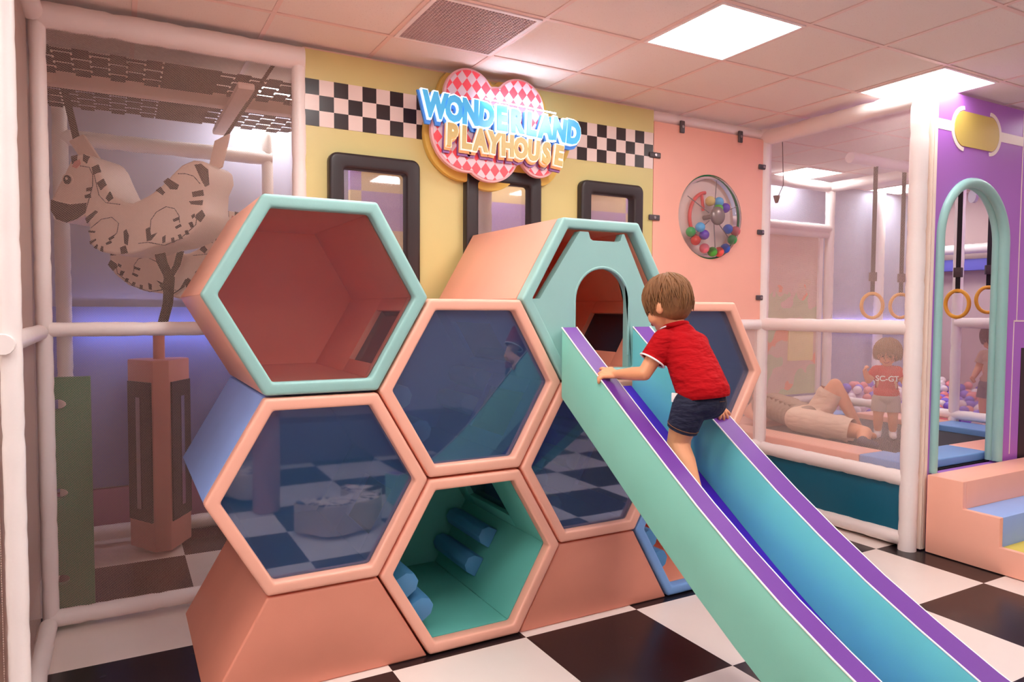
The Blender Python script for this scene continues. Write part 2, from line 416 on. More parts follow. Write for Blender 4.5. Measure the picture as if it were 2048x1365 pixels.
# green board with round holes
def holed_board():
    t = thing('green_board', 'tall green board with three round holes behind the left net', 'board', (-.215, 4.2, 0))
    m = MB(); x0, x1 = -.33, -.125; hz = [.22, .66, 1.11]; hx, hr = -.268, .036
    # board built from horizontal bands with a hole in three of them
    zs = [0.02]
    for z in hz: zs += [z - .06, z + .06]
    zs.append(1.245)
    for i in range(len(zs) - 1):
        z0, z1 = zs[i], zs[i + 1]
        if i % 2 == 0: m.box(x0, x1, 4.19, 4.23, z0, z1)
        else:
            c = (z0 + z1) / 2; n = 24
            inner = [(hx + hr * math.cos(2 * PI * k / n), c + hr * .7 * math.sin(2 * PI * k / n)) for k in range(n)]
            outer = []
            for k in range(n):
                a = 2 * PI * k / n; ca, sa = math.cos(a), math.sin(a)
                tx = ((x1 if ca > 0 else x0) - hx) / ca if abs(ca) > 1e-6 else 9
                tz = ((z1 if sa > 0 else z0) - c) / sa if abs(sa) > 1e-6 else 9
                q = min(tx, tz); outer.append((hx + q * ca, c + q * sa))
            m.frame(outer, inner, 4.19, 4.23)
            for (cx, cz) in ((x0, z0), (x0, z1), (x1, z0), (x1, z1)):   # corner fillers
                near = sorted(outer, key=lambda p: (p[0] - cx) ** 2 + (p[1] - cz) ** 2)[:2]
                m.polyY([(cx, cz)] + near, 4.19, 4.23)
    m.build('board', mat('green board', (44, 122, 88), .5), t, smooth=False)
holed_board()
# punching prism
def prism_block():
    cx, cy = .235, 5.2; R = .265
    t = thing('triangular_block', 'pink three-sided standing block with black mirror panels behind the left net', 'block', (cx, cy, 0))
    ang = [-90, 30, 150]; v = [Vector((cx + R * math.cos(math.radians(a)), cy + R * math.sin(math.radians(a)), 0)) for a in ang]
    # flatten the corners a little
    pts = []
    for i in range(3):
        a, b, c = v[i - 1], v[i], v[(i + 1) % 3]
        pts += [b.lerp(a, .2), b.lerp(c, .2)]
    MB().polyZ([(p.x, p.y) for p in pts], .03, 1.26).build('body', mat('rose vinyl', (214, 140, 128), .5), t, .01)
    MB().cyl((cx, cy, 1.26), (cx, cy, 1.47), .035).build('post', mat('rose vinyl', (214, 140, 128), .5), t)
    for (a, b) in ((v[2], v[0]), (v[0], v[1])):
        d = (b - a).normalized(); nrm = Vector((d.y, -d.x, 0)); mid = (a + b) / 2; L = (b - a).length
        off = nrm * .004
        def P(u, z, o): q = mid + d * u + nrm * o; return Vector((q.x, q.y, z))
        w = L * .27
        MB().prism([(-w, .22), (w, .22), (w, 1.12), (-w, 1.12)], lambda p: P(p[0], p[1], .001), lambda p: P(p[0], p[1], .012)).build('panel', BLACKV, t)
        MB().prism([(-.022, .3), (.022, .3), (.022, 1.02), (-.022, 1.02)], lambda p: P(p[0], p[1], .0125), lambda p: P(p[0], p[1], .02)).build('mirror_strip', mat('silver mirror strip', (200, 196, 214), .12, metal=.9), t)
prism_block()
# black strap harness
hs = MB()
hs.strip([(.2, 4.62, 2.2), (.21, 4.66, 2.1), (.215, 4.7, 1.98), (.24, 4.78, 1.87), (.285, 4.86, 1.78), (.28, 4.98, 1.62), (.25, 5.08, 1.48)], (.03, .004, 0), (0, .006, 0))
hs.strip([(.285, 4.86, 1.78), (.33, 4.9, 1.86), (.355, 4.94, 1.95)], (.02, .003, 0), (0, .005, 0))
hs.strip([(.28, 4.93, 1.66), (.36, 4.95, 1.72), (.4, 4.98, 1.79), (.4, 5.0, 1.9)], (.013, .002, .005), (0, .005, 0))
hs.strip([(.275, 4.92, 1.68), (.24, 4.9, 1.74)], (.012, .003, .005), (0, .005, 0))
hs.strip([(.16, 4.615, 2.14), (.17, 4.62, 2.2), (.24, 4.625, 2.215), (.25, 4.62, 2.14)], (.025, 0, 0), (0, .008, 0))
solo(hs.build('strap_harness', STRAP, None), 'black branching strap hanging from the zebra saddle down to the pink post', 'strap')

# ------------------------------------------------------------------ zebra swings
ZOUT = [(94.5,396),(109,370),(125,343),(137,320),(149,310),(167,308),(181.5,314),(193,330),(203,354),(217,383),(233,396),(249,404),(265,406),(280,400),(304,388),(328,370),(349,349),(367,333),(391,323.5),(410,325),(421.5,335),(423,356),(412,380),(410,406.6),(412,430),(402,451),(375,475),(344,488),(307,493.6),(264.6,507),(228,509),(193,501.5),(175,488),(171,464.6),(173.6,451),(164,430),(148.6,438),(125,445),(104,438),(93,422)]
def zz(p): return ((p[0] - 265) * .0029, (408 - p[1]) * .00287)     # drawing units to metres, origin at the saddle
ZWHITE = mat('cream zebra vinyl', (240, 214, 200), .4, var=.03); ZBLACK = mat('zebra black print', (48, 34, 36), .5)
def zebra(name, label, cat, loc, rotz, straps=True, group=None, lying=False):
    t = thing(name, label, cat, (0, 0, 0), group)
    th = .3; out = [zz(p) for p in ZOUT]
    MB().polyY(out, 0, th).build('body', ZWHITE, t, .02, 3)
    e = .0025
    def patch(nm, pts, m, k=1): MB().polyY([zz(p) for p in pts], -e * k, .004).build(nm, m, t, smooth=False)
    patch('muzzle', [(95,398),(112,403),(135,408),(170,405),(166,425),(148,437),(125,444),(105,437),(94,420)], ZBLACK)
    stripes = [[(139,313),(152,310),(152,322),(141,328)],[(165,309),(178,314),(172,328),(164,322)],[(182,335),(196,330),(201,344),(185,350)],[(192,366),(206,358),(212,370),(200,381)],[(210,396),(219,383),(226,396),(216,404)],
      [(166,436),(188,420),(194,423),(170,446)],[(170,376),(181,374),(182,381),(170,383)],[(166,390),(178,387),(180,395),(167,396)],
      [(246,462),(252,458),(257,470),(254,490),(247,486)],[(292,458),(300,454),(303,470),(316,465),(303,480),(294,482)],[(238,494),(250,490),(254,505),(240,507)],
      [(330,365),(340,358),(362,372),(358,381),(344,380)],[(314,382),(324,375),(333,386),(328,392)],[(394,333),(408,331),(421,342),(423,372),(415,376),(408,364)],
      [(388,386),(410,382),(412,393),(390,396)],[(382,404),(410,402),(408,412),(386,410)],[(396,430),(408,421),(414,432),(404,445),(394,437)],
      [(348,439),(362,434),(362,440),(350,444)],[(352,454),(364,448),(366,453),(355,458)],[(326,474),(333,470),(332,484),(326,486)],[(344,476),(350,474),(351,484),(345,485)],[(358,470),(364,468),(368,477),(361,478)],[(372,462),(378,460),(381,468),(375,470)],
      [(174,482),(188,476),(188,480),(176,488)],[(183,494),(190,487),(192,490),(188,497)],[(196,500),(199,491),(203,492),(202,503)],[(214,476),(226,469),(226,475),(216,480)],[(208,485),(220,480),(221,485),(210,489)],[(172,460),(187,461),(186,465),(173,464)],
      [(380,446),(388,444),(391,453),(385,456)], [(386,432),(393,428),(394,434),(388,438)]]
    for s in stripes: patch('stripe', s, ZBLACK)
    patch('ear', [(141,334),(146,324),(158,319),(160,328),(151,337)], mat('pink felt', (226, 150, 138), .7), 1.2)
    c = zz((131, 359)); MB().polyY([(c[0] + .034 * math.cos(a), c[1] + .034 * math.sin(a)) for a in [2*PI*k/20 for k in range(20)]], -.003, .004).build('eye', ZWHITE, t)
    MB().polyY([(c[0] + .024 * math.cos(a), c[1] + .026 * math.sin(a)) for a in [2*PI*k/20 for k in range(20)]], -.005, .003).build('pupil', ZBLACK, t)
    MB().polyY([(c[0] - .004 + .008 * math.cos(a), c[1] + .006 + .008 * math.sin(a)) for a in [2*PI*k/12 for k in range(12)]], -.006, .003).build('eye_glint', ZWHITE, t)
    ln = MB()                                            # drawn outlines of the legs
    for pts in ([(178,455),(200,438),(222,434),(236,446),(232,465),(216,480)], [(301,460),(303,440),(315,424),(335,414),(352,418),(361,432),(362,446)],
                [(187,350),(196,390),(210,405),(240,409)], [(158,332),(177,335),(184,350),(183,372),(176,395),(166,425)], [(360,350),(375,350),(392,355),(405,370)], [(300,484),(330,490),(362,478),(395,450),(398,430)], [(276,486),(296,484),(318,488)]):
        ln.tube([(zz(p)[0], -.001, zz(p)[1]) for p in pts], .0022, 6)
    ln.build('outline_print', ZBLACK, t)
    if straps:
        for (x, z, xt, zt, xe, ze) in ((*zz((150,310)), *zz((114,264)), *zz((62,150))), (*zz((408,328)), *zz((425,268)), *zz((520,110)))):
            MB().strip([(x, th / 2, z - .02), (xt, th / 2, zt)], (.045, 0, .02), (0, .012, 0)).build('pad_sleeve', mat('cream sleeve', (236, 206, 190), .5), t, .006)
            MB().strip([(xt, th / 2, zt - .02), (xe, th / 2 + .1, ze)], (.018, 0, .01), (0, .006, 0)).build('strap', STRAP, t)
    t.location = loc; t.rotation_euler = (-PI / 2 if lying else 0, 0, rotz)
    if lying: t.scale = (.72, .72, .8)
    return t
zebra('zebra_swing', 'cream zebra swing with black stripes hanging in straps, whole in view behind the net', 'swing', (.086, 4.62, 2.185), -.6)
z2 = zebra('zebra_swing', 'second zebra swing hanging lower, mostly hidden behind the first zebra', 'swing', (.36, 4.98, 1.93), -.35, False)
z2.scale = (-1, 1, 1)

# hall furniture in front of the honeycomb, mirrored in its blue windows
solo(MB().cyl((1.0, .3, 0), (1.0, .3, .8), .1, seg=32).build('padded_bollard', mat('dusty rose bollard', (200, 140, 140), .45), None, .03, 3), 'round dusty rose padded bollard mirrored in the lower left blue window', 'bollard')
zebra('zebra_cushion', 'zebra shaped floor cushion mirrored in the middle of the lower left blue window', 'cushion', (1.42, 1.0, .24), 2.6, False, None, True)
zebra('zebra_cushion', 'zebra shaped floor cushion mirrored behind the rose bollard in the blue window', 'cushion', (.72, -.3, .24), .4, False, None, True)
solo(MB().box(1.3, 3.6, -1.7, -1.3, 0, .42).build('bench', mat('plum bench', (110, 84, 104), .6), None, .03), 'low plum bench along the wall mirrored in the blue windows', 'bench')
# ------------------------------------------------------------------ yellow sign wall with three windows
WINS = [(1.055, 1.60), (1.905, 2.45), (2.765, 3.30)]
YELV = mat('mustard yellow vinyl', (214, 204, 138), .38, var=.04, vscale=2)
CLEAR = vinyl_pane('clear vinyl', (.93, .9, .9), (.8, .74, .74), .10, .03)
def facade():
    t = thing('sign_wall', 'mustard yellow panel wall with checkered band and three black framed windows', 'wall panel', (2.18, 4.1, 0))
    m = MB(); y0, y1 = 4.08, 4.12; zb, zt = 1.2, 2.48
    xs = [.93] + [v for wn in WINS for v in (wn[0] + .03, wn[1] - .03)] + [3.425]
    m.box(.93, 3.425, y0, y1, .02, zb + .03); m.box(.93, 3.425, y0, y1, zt - .03, 3.04)
    for i in range(0, len(xs), 2): m.box(xs[i], xs[i + 1], y0, y1, zb + .03, zt - .03)
    m.build('panel', YELV, t, smooth=False)
    MB().box(.932, 3.423, y0 - .003, y0, 2.62, 2.878).build('checker_band', checker('checker band vinyl', (48, 36, 38), (240, 222, 214), (0, 2), (.083, .086), (.93 - 2.18, 2.62), .3), t, smooth=False)
    for a, b in WINS:
        cx, cz = (a + b) / 2, (zb + zt) / 2
        o = rrect(cx, cz, b - a, zt - zb, .05); i = rrect(cx, cz, b - a - .17, zt - zb - .17, .02)
        f = MB().frame(o, i, y0 - .055, y0 + .03).build('window_frame', BLACKV, t, .018, 3)
        MB().box(a + .07, b - .07, y0 + .012, y0 + .016, zb + .07, zt - .07).build('window_pane', CLEAR, f, smooth=False)
    MB().box(.925, 3.43, 4.085, 4.13, 3.035, 3.05).build('top_edge', BEIGE, t)
facade()
# behind the windows
solo(MB().box(.95, 4.5, 4.55, 4.552, .1, 3.0).build('inner_net', netting('inner netting', (232, 206, 204), (0, 2), .010, .12), None, smooth=False), 'white net hanging behind the sign wall windows', 'net')
solo(ppipe(MB(), (2.36, 4.7, 0), (2.36, 4.7, 3.05), .06, 3).build('padded_post', WHITE, None), 'white padded post standing behind the middle window of the sign wall', 'post')
solo(MB().box(1.6, 4.58, 5.5, 5.56, .1, 3.0).build('checked_wall_pad', checker('purple and yellow pads', (176, 148, 214), (232, 206, 150), (0, 2), (.52, .3), (.13, .12), .5), None, .01), 'wall padding in big purple and yellow checks behind the windows', 'wall pad')

# ------------------------------------------------------------------ the sign
def sign():
    t = thing('cloud_sign', 'cloud shaped sign with red diamonds and glowing blue and gold lettering', 'sign', (2.09, 4.0, 2.7))
    C = [(1.885, 2.885, .165), (2.235, 2.86, .18), (1.87, 2.66, .235), (2.03, 2.585, .205), (2.38, 2.575, .135), (2.46, 2.7, .14), (2.1, 2.72, .25)]
    def cloud(grow, dx=0, dz=0, n=220):
        pts = []; ox, oz = 2.1, 2.72
        for k in range(n):
            a = 2 * PI * k / n; d = (math.cos(a), math.sin(a)); best = 0
            for (x, z, r) in C:
                ex, ez = x - ox, z - oz; p = ex * d[0] + ez * d[1]; h = (r + grow) ** 2 - (ex * ex + ez * ez - p * p)
                if h > 0: best = max(best, p + math.sqrt(h))
            pts.append((ox + best * d[0] + dx, oz + best * d[1] + dz))
        return pts
    big = [(x, min(z, 3.03)) for x, z in cloud(.04, .03, .0)]
    MB().polyY(big, 4.03, 4.077).build('backing_cloud', mat('mustard backing', (222, 190, 92), .4), t, .008)
    top = [(x, min(z, 3.06)) for x, z in cloud(.0)]
    MB().polyY(top, 3.95, 3.985).build('cloud_border', mat('pale pink border', (240, 190, 196), .4), t, .004)
    ins = [(x, min(z, 3.045)) for x, z in cloud(-.014)]
    MB().polyY(ins, 3.944, 3.95).build('cloud_face', argyle('red and pink diamonds', (250, 84, 98), (232, 206, 216), .064, .082), t, smooth=False)
    MB().cyl((2.0, 3.985, 2.75), (2.0, 4.03, 2.75), .03).build('bracket', WHITE, t)
    MB().cyl((2.25, 3.985, 2.72), (2.25, 4.03, 2.72), .03).build('bracket', WHITE, t)
    def letter(ch, size, off):
        cu = bpy.data.curves.new('t', 'FONT'); cu.body = ch; cu.size = size; cu.offset = off; cu.extrude = .5; cu.resolution_u = 3; cu.align_x = 'CENTER'
        o = bpy.data.objects.new('t', cu); COL.objects.link(o)
        me = bpy.data.meshes.new_from_object(o.evaluated_get(bpy.context.evaluated_depsgraph_get()))
        bpy.data.objects.remove(o); bpy.data.curves.remove(cu); return me
    def word(txt, x0, z0, x1, z1, size, y, layers, name):
        n = len(txt); wd = [1.25 if c in 'W' else .98 for c in txt]; tot = sum(wd); s = 0; rng = random.Random(5)
        for i, ch in enumerate(txt):
            q = (s + wd[i] / 2) / tot; s += wd[i]; px, pz = x0 + (x1 - x0) * q, z0 + (z1 - z0) * q
            rot = math.atan2(z1 - z0, x1 - x0) + rng.uniform(-.06, .06); sc = rng.uniform(.97, 1.05)
            main = None
            for (nm, off, ya, yb, m, dx, dz) in layers:
                me = letter(ch, size, off); mb = MB(); mb.bm.from_mesh(me); bpy.data.meshes.remove(me)
                bmesh.ops.remove_doubles(mb.bm, verts=mb.bm.verts, dist=1e-5)
                for v in mb.bm.verts:
                    x, z, d = v.co.x * .73 * sc, (v.co.y - size * .36) * sc, v.co.z
                    xx = x * math.cos(rot) - z * math.sin(rot); zz_ = x * math.sin(rot) + z * math.cos(rot)
                    v.co = Vector((px + xx + dx, y - (ya if d > 0 else yb), pz + zz_ + dz))
                out = mb.build(name if main is None else nm, m, t if main is None else main, 0, smooth=False)
                if main is None: main = out
    MB().tube([(1.96, 3.882, 2.862), (2.46, 3.882, 2.842)], .004, 8).build('glare_strip', emitter('cool white glare', (.72, .84, 1.0), 85), t)  # added glowing strip: stands in for glare on the letters, brightens the ceiling
    neonb = mat('lit white outline', (226, 244, 255), .3, emit=.75, bump=0)
    neony = mat('warm lit outline', (255, 246, 226), .3, emit=.4, bump=0)
    word('WONDERLAND', 1.575, 2.79, 2.66, 2.745, .185, 3.944, [('letter', .011, .05, .045, mat('bright blue letter', (84, 190, 246), .15, emit=.25, bump=0), 0, 0),
        ('outline', .0195, .044, .02, neonb, 0, 0), ('backing', .027, .02, .0, mat('blue letter backing', (62, 130, 214), .3, emit=.15, bump=0), -.004, -.014)], 'blue_letter')
    word('PLAYHOUSE', 1.70, 2.63, 2.54, 2.585, .165, 3.944, [('letter', .009, .055, .05, mat('gold letter', (212, 192, 122), .35, bump=0), 0, 0),
        ('outline', .0165, .0495, .03, neony, 0, 0), ('drop_edge', .019, .028, .018, mat('orange letter edge', (250, 190, 130), .35, bump=0), -.002, -.010),
        ('backing', .021, .016, .0, mat('purple letter backing', (150, 104, 172), .4, bump=0), -.004, -.022)], 'gold_letter')
sign()

# ------------------------------------------------------------------ peach panel with the ball wheel
def ball_panel():
    cx, cz, R = 3.995, 2.312, .322
    t = thing('peach_panel', 'flat peach panel with a round clear bubble of coloured balls', 'wall panel', (4.0, 4.1, 1.48))
    x0, x1, z0, z1, y0, y1 = 3.43, 4.555, 1.525, 2.965, 4.08, 4.12
    n = 64; inner = [(cx + R * math.cos(2 * PI * k / n), cz + R * math.sin(2 * PI * k / n)) for k in range(n)]; outer = []
    for k in range(n):
        a = 2 * PI * k / n; ca, sa = math.cos(a), math.sin(a)
        tx = ((x1 if ca > 0 else x0) - cx) / ca if abs(ca) > 1e-6 else 9; tz = ((z1 if sa > 0 else z0) - cz) / sa if abs(sa) > 1e-6 else 9
        q = min(tx, tz); outer.append((cx + q * ca, cz + q * sa))
    for (ax, az) in ((x0, z0), (x0, z1), (x1, z0), (x1, z1)):
        k = min(range(n), key=lambda i: (outer[i][0] - ax) ** 2 + (outer[i][1] - az) ** 2); outer[k] = (ax, az)
    MB().frame(outer, inner, y0, y1).build('panel', mat('flat peach panel', (250, 186, 164), .42, var=.03), t, smooth=False)
    MB().tube([(cx + R * math.cos(2 * PI * k / 48), y0 + .02, cz + R * math.sin(2 * PI * k / 48)) for k in range(48)], .012, 10, True).build('green_rim', mat('green rim', (40, 150, 84), .35), t)
    clr = vinyl_pane('clear bubble plastic', (.95, .93, .93), (.9, .84, .82), .07, -.02, 1.2)
    m = MB(); bmesh.ops.create_uvsphere(m.bm, u_segments=40, v_segments=20, radius=1, matrix=Matrix.Translation((cx, y0 + .01, cz)) @ Matrix.Rotation(PI / 2, 4, 'X') @ Matrix.Diagonal((R - .008, R - .008, .13, 1)))
    m.build('bubble', clr, t)
    MB().polyY([(cx + (R - .01) * math.cos(2 * PI * k / 48), cz + (R - .01) * math.sin(2 * PI * k / 48)) for k in range(48)], y0 + .07, y0 + .075).build('back_disc', mat('pale brightening disc', (236, 214, 206), .4), t)  # pale disc added to brighten the clear bubble from behind
    ax = MB(); ax.cyl((cx, y0 - .1, cz), (cx, y0 + .068, cz), .018); ax.ball((cx, y0 - .075, cz), .07, scale=(1, .5, 1)); ax.build('hub', mat('smoky hub', (150, 132, 128), .25, metal=.4), t)
    sp = MB()
    for a in (150, 220, 20, -40, 80, 280):
        a = math.radians(a); sp.tube([(cx + .05 * math.cos(a), y0 - .03, cz + .05 * math.sin(a)), (cx + .28 * math.cos(a), y0 - .01, cz + .28 * math.sin(a))], .0035, 8)
    sp.build('spokes', mat('grey wire', (134, 120, 122), .4), t)
    m = MB(); m.tube([(cx + .0 + .17 * math.cos(math.radians(a)), y0 + .045, cz + .19 * math.sin(math.radians(a)) - .0) for a in range(95, 250, 8)], .014, 10)
    m.tube([(cx - .05, y0 + .045, cz + .17), (cx - .03, y0 + .045, cz + .05)], .012); m.tube([(cx - .05, y0 + .045, cz - .17), (cx - .03, y0 + .045, cz - .05)], .012)
    m.build('red_handle', mat('red handle', (226, 84, 80), .35), t)
    for (x, z, o) in ((3.69, 2.955, 'v'), (4.29, 2.955, 'v'), (3.435, 2.72, 'h'), (3.435, 2.27, 'h'), (4.55, 2.745, 'h'), (4.55, 2.225, 'h'), (4.55, 1.7, 'h')):
        w, h = (.022, .045) if o == 'v' else (.05, .02)
        k = MB().box(x - w, x + w, y0 - .016, y0, z - h, z + h).build('clamp', CLAMP, t, .008, 3)
        MB().cyl((x, y0 - .02, z), (x, y0 - .016, z), .010).build('bolt', mat('steel bolt', (170, 160, 160), .3, metal=.8), k)
    cols = dict(skyblue=(86, 178, 240), green=(56, 168, 84), purple=(104, 56, 190), red=(230, 66, 54), pink=(244, 128, 146), lime=(86, 178, 60), blue=(52, 98, 206), coral=(240, 92, 80), mustard=(214, 190, 116), rose=(226, 106, 112))
    B = [('skyblue', -.125, -.088, 'light blue ball on the left of the bubble above the purple one'), ('green', -.215, -.127, 'green ball at the far left edge inside the bubble'), ('purple', -.083, -.142, 'purple ball low left in the bubble under the light blue one'),
         ('red', -.167, -.188, 'bright red ball at the lower left of the bubble'), ('pink', -.08, -.245, 'pink ball at the bottom left of the row of four'), ('lime', .0, -.268, 'lime green ball in the bottom row beside the pink one'),
         ('coral', .072, -.265, 'orange red ball in the bottom row between lime and blue'), ('blue', .14, -.236, 'dark blue ball at the bottom right end of the bottom row'), ('blue', .165, -.085, 'blue ball on the right of the bubble beside a rose ball'),
         ('rose', .25, -.096, 'large rose ball at the right rim of the bubble'), ('green', .215, -.165, 'small dull green ball under the rose ball at the right'),
         ('mustard', -.03, .115, 'dull mustard ball at the top left over the hub'), ('skyblue', .06, .115, 'light blue ball at the top over the hub'), ('purple', .13, .075, 'purple ball at the upper right of the hub'), ('lime', .055, .065, 'green ball just above the hub below the light blue one')]
    for c, dx, dz, lb in B:
        b = MB().ball((cx + dx, y0 - .028 + .04 * abs(dx), cz + dz), .038, 20, 12).build('ball', mat('ball ' + c, cols[c], .2, bump=0, var=.02), None)
        solo(b, lb, 'ball', 'coloured balls in the clear bubble')
ball_panel()
MR = .05
pipe_frame('corner_frame', 'white padded pipe around the peach panel at the inner corner', 'pipe frame', (4.6, YW, 0),
    [((4.6, YW, .0), (4.6, YW, 3.05), .05)],
    [((3.43, YW + .03, 3.01), (4.6, YW + .03, 3.01), .045), ((3.43, YW, 1.485), (4.6, YW, 1.485), .045), ((3.43, YW, .5), (4.6, YW, .5), .045)],
    [(MB().box(3.45, 4.55, YW - .001, YW + .001, .55, 1.44), netting('peach side netting', (236, 206, 196), (0, 2), .01, .2))])
# ------------------------------------------------------------------ honeycomb climbing modules
HR, HX0, HDX, HH = .4735, .752, .7125, .4122
Y0, Y1 = 2.98, 4.015
BLUEPANE = vinyl_pane('blue tinted vinyl', (.60, .68, .90), (.10, .26, .48), .19, .06)
DARKPANE = vinyl_pane('dark blue tinted vinyl', (.22, .32, .46), (.10, .16, .26), .2, .02)
CLEARP = vinyl_pane('clear front vinyl', (.97, .94, .94), (.6, .3, .26), .02, .0)
def side_slab(mb, cx, cz, k, Ro, Ri, y0, y1, hole=None):
    """one wall of the hexagonal tunnel between radii Ro and Ri; hole=(u half width, y from, y to)"""
    a0, a1 = k * PI / 3, (k + 1) * PI / 3
    def P(R, s):
        p0 = Vector((cx + R * math.cos(a0), cz + R * math.sin(a0))); p1 = Vector((cx + R * math.cos(a1), cz + R * math.sin(a1)))
        return p0.lerp(p1, s)
    def seg(s0, s1, ya, yb):
        pts = [P(Ro, s0), P(Ro, s1), P(Ri, s1), P(Ri, s0)]; mb.polyY([(p.x, p.y) for p in pts], ya, yb)
    if not hole: seg(0, 1, y0, y1)
    else:
        h, ha, hb = hole; seg(0, 1, y0, ha); seg(0, 1, hb, y1); seg(0, .5 - h, ha, hb); seg(.5 + h, 1, ha, hb)
# sides: 0 upper right, 1 top, 2 upper left, 3 lower left, 4 bottom, 5 lower right
def hexmod(col, row, name_label, rim, shell, lining, pane=None, holes={}, pegs=None, pegmat=None, openback=False, panemat=None, frontdoor=None):
    cx, cz = HX0 + HDX * col, HH * (row + 1)
    t = thing('hexagon_cell', name_label, 'climbing cell', (cx, (Y0 + Y1) / 2, cz - HH), 'honeycomb climbing cells')
    R = HR - .0035; Rm = R - .022; Ri = R - .06
    MB().frame(hexpts(cx, cz, R), hexpts(cx, cz, Ri), Y0, Y0 + .07).build('rim', rim, t, .016, 4)
    sh, ln = MB(), MB()
    for k in range(6):
        h = holes.get(k)
        side_slab(sh, cx, cz, k, R - .001, Rm, Y0 + .0705, Y1, h and (h[0] + .02, h[1] - .012, h[2] + .012))
        side_slab(ln, cx, cz, k, Rm - .0005, Ri, Y0 + .0705, Y1 - .02, h)
        if h:
            a = (k + .5) * PI / 3; rr = (Rm) * math.cos(PI / 6) - .001
            d = Vector((math.cos(a), math.sin(a))); s = Vector((-d.y, d.x)); c = Vector((cx, cz)) + d * rr
            w = h[0] * R; pts = [c - s * w - d * .003, c + s * w - d * .003, c + s * w, c - s * w]
            MB().polyY([(p.x, p.y) for p in pts], h[1], h[2]).build('side_window', panemat or DARKPANE, t, smooth=False)
    sh.build('shell', shell, t, .004, 2); ln.build('lining', lining, t, .006, 2)
    if not openback: MB().polyY(hexpts(cx, cz, Ri - .001), Y1 - .045, Y1 - .021).build('back_wall', lining, t, smooth=False)
    if pane is not None: MB().polyY(hexpts(cx, cz, Ri + .012), Y0 + .048, Y0 + .052).build('pane', pane, t, smooth=False)
    for (k, offs, ya, yb) in (pegs or []):
        a = (k + .5) * PI / 3; d = Vector((math.cos(a), math.sin(a))); s = Vector((-d.y, d.x)); ap = Ri * math.cos(PI / 6)
        for o in offs:
            c = Vector((cx, cz)) + d * (ap - .052) + s * o; q = .043
            pts = [c + (d * x + s * y) for x, y in ((.05, -.055), (-.012, -.05), (-q, -.022), (-q, .022), (-.012, .05), (.05, .055))]
            MB().polyY([(p.x, p.y) for p in pts], ya, yb).build('peg', pegmat, t, .008, 2)
    return t, cx, cz
W = (.33, Y0 + .11, Y0 + .46); WB = (.3, Y0 + .2, Y0 + .62)
CELLW = (.3, Y0 + .35, Y0 + .85)
hexmod(0, 3, 'teal rimmed cell with coral inside at the top left of the honeycomb', TEAL, PEACH, CORAL, CLEARP, {5: W})
hexmod(0, 1, 'blue vinyl window cell at the left, under the teal rimmed open cell', PEACH, BLUE, NAVYIN, BLUEPANE, {5: (.27, Y0 + .2, Y0 + .6)})
hexmod(1, 2, 'blue vinyl window cell in the middle of the honeycomb, left of the slide top', PEACH, PEACH, NAVYIN, BLUEPANE, {0: CELLW, 5: WB}, [(3, (-.13, .06), Y0 + .1, Y0 + .42), (5, (.14, -.02), Y0 + .62, Y0 + .98)], LOGMINT)
hexmod(1, 0, 'open green cell with blue pegs at the bottom of the honeycomb', PEACH, PEACH, TEALIN, None, {0: CELLW}, [(3, (-.07, .08), Y0 + .1, Y0 + .42), (5, (.09, -.08), Y0 + .5, Y0 + .95)], LOGBLUE)
hexmod(2, 1, 'blue vinyl window cell half covered by the slide side', PEACH, PEACH, NAVYIN, BLUEPANE, {5: (.3, Y0 + .1, Y0 + .6)}, [(3, (-.07, .1), Y0 + .1, Y0 + .42), (5, (.2, .0), Y0 + .65, Y0 + .98)], LOGMINT)
hexmod(3, 0, 'blue rimmed cell with coral inside, low behind the slide', SKY, PEACH, CORAL, None, {}, [(3, (-.07, .08), Y0 + .08, Y0 + .4), (2, (.0,), Y0 + .08, Y0 + .4)], LOGBLUE)
hexmod(3, 2, 'blue vinyl window cell behind the climbing boy, rightmost of the honeycomb', PEACH, PEACH, NAVYIN, BLUEPANE, {})
t5, c5x, c5z = hexmod(2, 3, 'teal cell with arched doorway at the top of the slide', TEAL, PEACH, CORAL, None, {5: WB})
def arch_door():
    cx, cz = c5x, c5z; n = 20; ya, yb = Y0 + .012, Y0 + .062
    R = HR - .0635
    ax, aw, top, bot = 2.19, .172, 1.815, 1.36
    m = MB()
    # outline of the door panel, counter-clockwise from bottom left
    hexv = hexpts(cx, cz, R)
    L, BL, BR, Rr = hexv[3], hexv[4], hexv[5], hexv[0]
    ztop = cz + R * .866 - .012
    right = [BR, Rr, (Rr[0] - .085, Rr[1] + .002), (2.325, ztop)]
    left = [(2.045, ztop), (L[0] + .045, L[1] + .002), L, BL]
    notch = [(2.312, ztop), (2.30, ztop - .034), (2.285, ztop - .042), (2.125, ztop - .042), (2.11, ztop - .034), (2.098, ztop)]
    outer = [(ax + aw, BR[1])] + right + notch + left + [(ax - aw, BL[1])]
    arcp = [(ax - aw, bot)] + [(ax - aw * math.cos(PI * k / n), top - aw + aw * math.sin(PI * k / n)) for k in range(n + 1)] + [(ax + aw, bot)]
    m.polyY(outer + arcp, ya, yb)
    bmesh.ops.triangulate(m.bm, faces=[f for f in m.bm.faces if len(f.verts) > 4])
    m.build('arch_door', TEAL, t5, smooth=False)
    rim = MB().tube([(p[0], ya + .006, p[1]) for p in arcp], .009, 12); rim.build('arch_trim', TEAL, t5)
arch_door()
def wedge(col, label, x0t, x1t, cut_left=True):
    cx = HX0 + HDX * col; R = HR - .004; t = R * .5
    pts = [(cx - R, .0), (cx + R, .0), (cx + t, HH - .004), (cx - t, HH - .004)]
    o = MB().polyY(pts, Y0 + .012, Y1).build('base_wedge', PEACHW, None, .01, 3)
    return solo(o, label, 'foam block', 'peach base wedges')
wedge(0, 'peach base wedge at the left end of the honeycomb', 0, 0)
